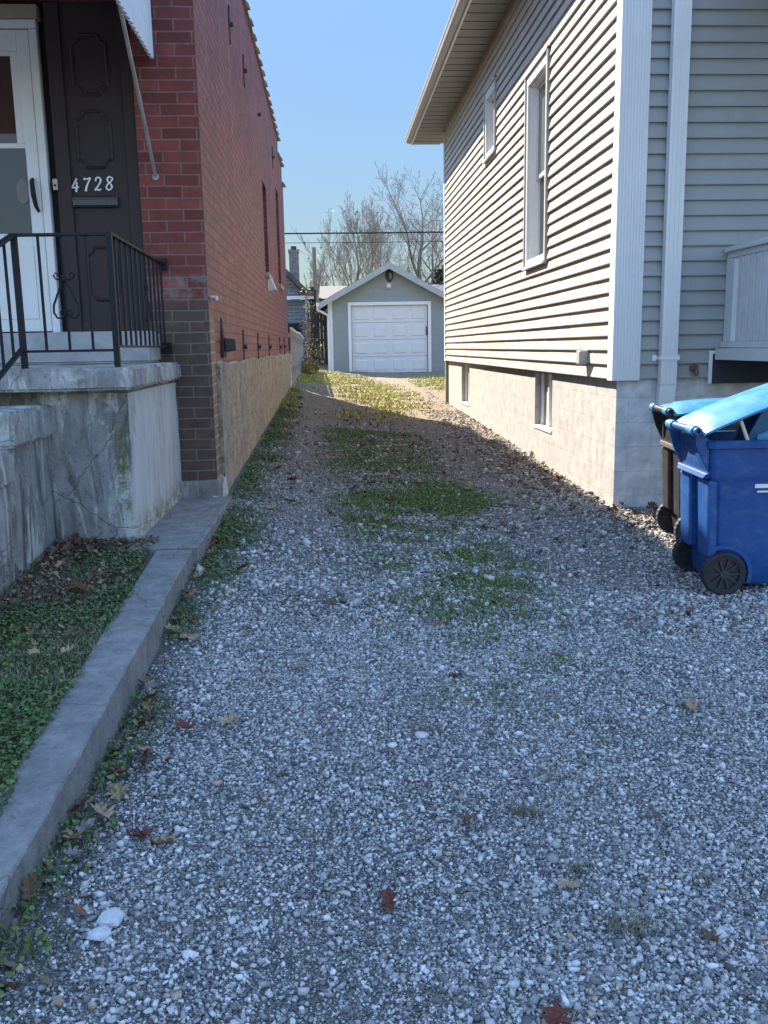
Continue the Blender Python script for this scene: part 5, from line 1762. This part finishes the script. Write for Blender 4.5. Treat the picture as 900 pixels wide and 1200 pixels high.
M_litter = leaf_mat("leaf_litter", [(0, (.05, .032, .022)), (.5, (.15, .10, .065)), (.85, (.28, .20, .13)), (1, (.20, .05, .03))])
def lit_d(x, y):
    d = .8 * gauss(x, y, .75, 10.5, .6, 3.4) + .9 * gauss(x, y, 2.4, 10.5, .33, 4.5) + .35 * gauss(x, y, 1.7, 10.0, .4, 3.5)
    d = np.maximum(d, .5 * gauss(x, y, -.75, 4.0, .14, 3.0))
    d = np.maximum(d, 1.0 * gauss(x, y, 2.6, 7.1, .3, .4))
    return np.clip(d * (.3 + fbm(x, y, 4, 15)), 0, 1)
x, y = sample(30000, (-.78, 2.9), (1.6, 16), lit_d, 71)
k_ = ~((x > 2.44) & (y > 7.6))
x, y = x[k_], y[k_]
clover("leaf_litter", x, y, gz(x, y) + .006 + .014 * rng.uniform(0, 1, len(x)), .014, M_litter, 72)
x, y = sample(9000, (-2.0, -1.0), (3.6, 5.2), lambda x, y: yd(x, y) * np.clip(.15 + .9 * gauss(x, y, -1.35, 5.1, .3, .25) + .5 * fbm(x, y, 5, 18) - .2, 0, 1), 73)
clover("leaf_litter", x, y, soil(x - .05, y) + .02 + .02 * rng.uniform(0, 1, len(x)), .011, M_litter, 74)

# dry grass tufts standing in the gravel
def tuft(label, x, y, n, h, spread, mat, seed):
    r = np.random.default_rng(seed)
    px = x + r.normal(0, spread, n); py = y + r.normal(0, spread * .45, n)
    o = blades("grass_tuft", px, py, gz(px, py) + .004, h, .0032, mat, seed, 1.5)
    if 'kind' in o: del o['kind']
    tag(o, label, "grass tuft", "dry grass tufts in the gravel")
M_straw = grass_mat("straw", [(.1, (.06, .055, .03)), (.5, (.16, .14, .085)), (.9, (.30, .26, .17))])
for k, (x, y, n, s, lab) in enumerate((
        (.59, 2.62, 60, .028, "greenish straw tuft left of the row of tufts on the gravel"),
        (.73, 2.04, 80, .045, "widest flat straw tuft in the right foreground gravel"),
        (.68, 2.30, 34, .024, "thin straw tuft just behind a pale brown leaf"),
        (.73, 2.85, 22, .03, "sparse dark tuft farther back on the right gravel"),
        (1.02, 2.25, 26, .022, "small straw tuft at the right of the foreground gravel"),
        (.32, 3.2, 40, .03, "low tuft beside the flat pale stone"),
        (.72, 3.65, 60, .05, "flat brownish tuft below the green weeds"),
        (1.05, 4.9, 70, .06, "grey dead tuft right of the green patch"))):
    tuft(lab, x, y, n, .045, s, M_straw, 60 + k)

# ------------------------------------------------------------------ fallen leaves
def leaf_mesh(seed, curl):
    r = random.Random(seed)
    half = [(0, .0), (.05, .06), (.20, .05), (.30, .20), (.24, .26), (.12, .27), (.34, .42), (.42, .55), (.27, .53), (.12, .52), (.27, .68), (.30, .82), (.17, .77), (.08, .75), (.07, .90), (0, 1.0)]
    half = [(a * r.uniform(.8, 1.2), b) for a, b in half]
    n = len(half)
    vs, fs = [], []
    def zf(u, v):
        return curl * (abs(u) * .9 + .5 * (v - .5) ** 2) + .03 * math.sin(v * 9 + seed) + .05 * math.sin(u * 14 + seed)
    for (a, b) in half:
        vs += [(-a, b, zf(-a, b)), (0, b, zf(0, b)), (a, b, zf(a, b))]
    for k in range(n - 1):
        fs += [(3 * k, 3 * k + 1, 3 * k + 4, 3 * k + 3), (3 * k + 1, 3 * k + 2, 3 * k + 5, 3 * k + 4)]
    o0 = len(vs)
    vs += [(-.008, -.22, .03), (.008, -.22, .03), (.008, .02, .01), (-.008, .02, .01)]
    fs.append((o0, o0 + 1, o0 + 2, o0 + 3))
    return vs, fs
def lm(name, c):
    t = NT(name)
    n1 = t.noise(6, 5, .7)
    vein = t.ramp(t.math('ABSOLUTE', t.xyz()[0]), [(.0, 1.0), (.03, 0.0)])
    col = t.ramp(n1, [(.3, tuple(v * .6 for v in c)), (.7, tuple(v * 1.25 for v in c))])
    col = t.mix(t.math('MULTIPLY', vein, .4), col, tuple(min(1, v * 1.5) for v in c))
    return t.done(col, .6, t.bump(n1, .3, .05), 0, .35)
LEAF_M = {'red': lm("red_leaf", (.13, .038, .024)), 'tan': lm("tan_leaf", (.34, .23, .14)), 'brown': lm("brown_leaf", (.13, .075, .045)), 'grey': lm("grey_leaf", (.20, .18, .17))}
LEAF_ME = {}
for cn, m in LEAF_M.items():
    for v in range(3):
        vs, fs = leaf_mesh(v + 5, (.25, .55, .9)[v])
        me = bpy.data.meshes.new("leaf"); me.from_pydata(vs, [], fs); me.materials.append(m)
        LEAF_ME[cn, v] = me
lr = random.Random(99)
def leaf(x, y, color, size, label, group, z=None, variant=None, tilt=.35, lift=.012):
    o = bpy.data.objects.new("fallen_leaf", LEAF_ME[color, lr.randrange(3) if variant is None else variant])
    COL.objects.link(o)
    zz = float(soil(x, y)) if z is None else z
    o.location = (x, y, zz + lift)
    o.scale = (size, size, size)
    o.rotation_euler = (lr.gauss(0, tilt), lr.gauss(0, tilt), lr.uniform(0, 6.28))
    tag(o, label, "leaf", group)
single = [(-.54, 2.37, 'red', .085, "red oak leaf on the gravel, left of a pair near the kerb"),
          (-.47, 2.35, 'tan', .085, "pinkish tan oak leaf on the gravel, right of a pair near the kerb"),
          (-.70, 2.66, 'tan', .09, "tan leaf lying alone on the soil beside the middle of the kerb"),
          (-.69, 2.75, 'red', .07, "dark red leaf just behind a lone tan leaf beside the kerb"),
          (-.73, 3.09, 'red', .085, "bright red oak leaf on the weeds at the foot of the kerb"),
          (-.59, 3.11, 'red', .08, "red brown oak leaf between the kerb weeds and the gravel"),
          (-.44, 3.13, 'tan', .08, "curled tan leaf on the gravel past the kerb weeds"),
          (.11, 2.16, 'red', .075, "small red leaf in the middle of the foreground gravel"),
          (.48, 1.75, 'red', .085, "red brown oak leaf nearest the camera"),
          (.65, 2.20, 'tan', .07, "pale brown leaf in front of a thin straw tuft"),
          (.93, 2.01, 'brown', .07, "dark brown leaf to the right of the widest straw tuft"),
          (1.47, 3.42, 'tan', .085, "tan leaf alone on the right side gravel"),
          (1.87, 4.41, 'brown', .08, "brown leaf in front of the blue bin"),
          (-.18, 3.73, 'tan', .07, "pale leaf alone in the left wheel track"),
          (.48, 4.33, 'tan', .08, "tan leaf at the near edge of the green weeds"),
          (1.31, 8.5, 'tan', .12, "pale leaf at the right edge of the dark green patch"),
          (.23, 7.83, 'brown', .1, "brown leaf at the left edge of the dark green patch"),
          (.50, 7.6, 'red', .11, "dark red leaf in the middle of the dark green patch"),
          (.55, 3.72, 'brown', .075, "brown leaf on the gravel just below the weeds"),
          (.42, 2.55, 'brown', .07, "brown leaf behind the middle of the foreground gravel")]
for (x, y, c, s, lab) in single:
    leaf(x, y, c, s, lab, "single fallen leaves on the drive", z=float(gz(x, y)) + .006, variant=1 if s > .08 else 2, tilt=.2)
for k in range(46):
    y = lr.uniform(1.7, 6.2); x = -.775 + abs(lr.gauss(0, .07)) + .01
    leaf(x, y, lr.choice(['tan', 'tan', 'brown', 'grey', 'red']), lr.uniform(.05, .095), "curled dead oak leaf heaped along the foot of the kerb", "leaves along the kerb foot", z=float(gz(x, y)), lift=lr.uniform(.008, .035))
for k in range(44):
    y = lr.uniform(3.9, 5.12); x = lr.uniform(-1.75, -1.12)
    if x < -1.54 and y < 5.0: x = -1.53 + lr.uniform(0, .1)
    if lr.random() < .5: y = lr.uniform(4.85, 5.13)
    leaf(x, y, lr.choice(['tan', 'brown', 'red', 'brown']), lr.uniform(.06, .1), "brown oak leaf lying in the yard grass below the porch", "leaves in the yard", lift=lr.uniform(.02, .05))
for k in range(14):
    leaf(lr.uniform(-1.45, -1.0), lr.uniform(2.4, 3.9), lr.choice(['tan', 'brown', 'tan']), lr.uniform(.05, .075), "tan leaf lying on the yard clover behind the kerb", "leaves on the yard clover", lift=.045)
for k in range(26):
    y = lr.uniform(6.9, 17); x = lr.uniform(-.8, -.35)
    leaf(x, y, lr.choice(['brown', 'red', 'tan']), lr.uniform(.07, .11), "dead leaf caught in the weeds along the stucco wall", "leaves along the stucco wall", lift=.03)
for k in range(60):
    y = lr.uniform(6.2, 15); x = lr.gauss(.55, .4)
    leaf(x, y, lr.choice(['brown', 'red', 'tan', 'brown']), lr.uniform(.06, .11), "dead leaf scattered over the green strip between the wheel tracks", "leaves on the green strip", lift=.02)
for k in range(40):
    y = lr.uniform(7.4, 14); x = 2.44 - abs(lr.gauss(0, .22))
    leaf(x, y, lr.choice(['brown', 'brown', 'red', 'tan']), lr.uniform(.06, .1), "dry brown leaf at the foot of the block foundation", "leaves along the foundation", lift=.015)
for k in range(40):
    y = lr.uniform(6.6, 7.6); x = lr.uniform(2.36, 2.95)
    leaf(x, y, lr.choice(['brown', 'brown', 'red']), lr.uniform(.06, .1), "brown leaf piled between the bins and the house corner", "leaves behind the bins", lift=lr.uniform(.01, .06))
for k in range(22):
    y = lr.uniform(4.5, 13); x = lr.choice([lr.gauss(-.15, .2), lr.gauss(1.6, .3)])
    leaf(x, y, lr.choice(['brown', 'red', 'tan']), lr.uniform(.06, .095), "dead leaf lying on a bare wheel track", "leaves on the wheel tracks", lift=.01)
# dark drain lid in the yard by the pier
mb = MB(); mb.box(-1.47, -1.25, 4.93, 5.08, .49, .53)
o = mb.build("drain_block", M_blackpl, bevel=.012); tag(o, "dark flat splash block at the foot of the concrete pier", "splash block")
# thin twig on the gravel
mb = MB(); mb.tube([(.20, 1.78, float(gz(.2, 1.78)) + .012), (.23, 1.775, float(gz(.23, 1.77)) + .016), (.27, 1.765, float(gz(.27, 1.76)) + .012)], [.003, .0028, .0015], 5)
o = mb.build("twig", M_bark); tag(o, "short dark twig on the nearest gravel", "twig")
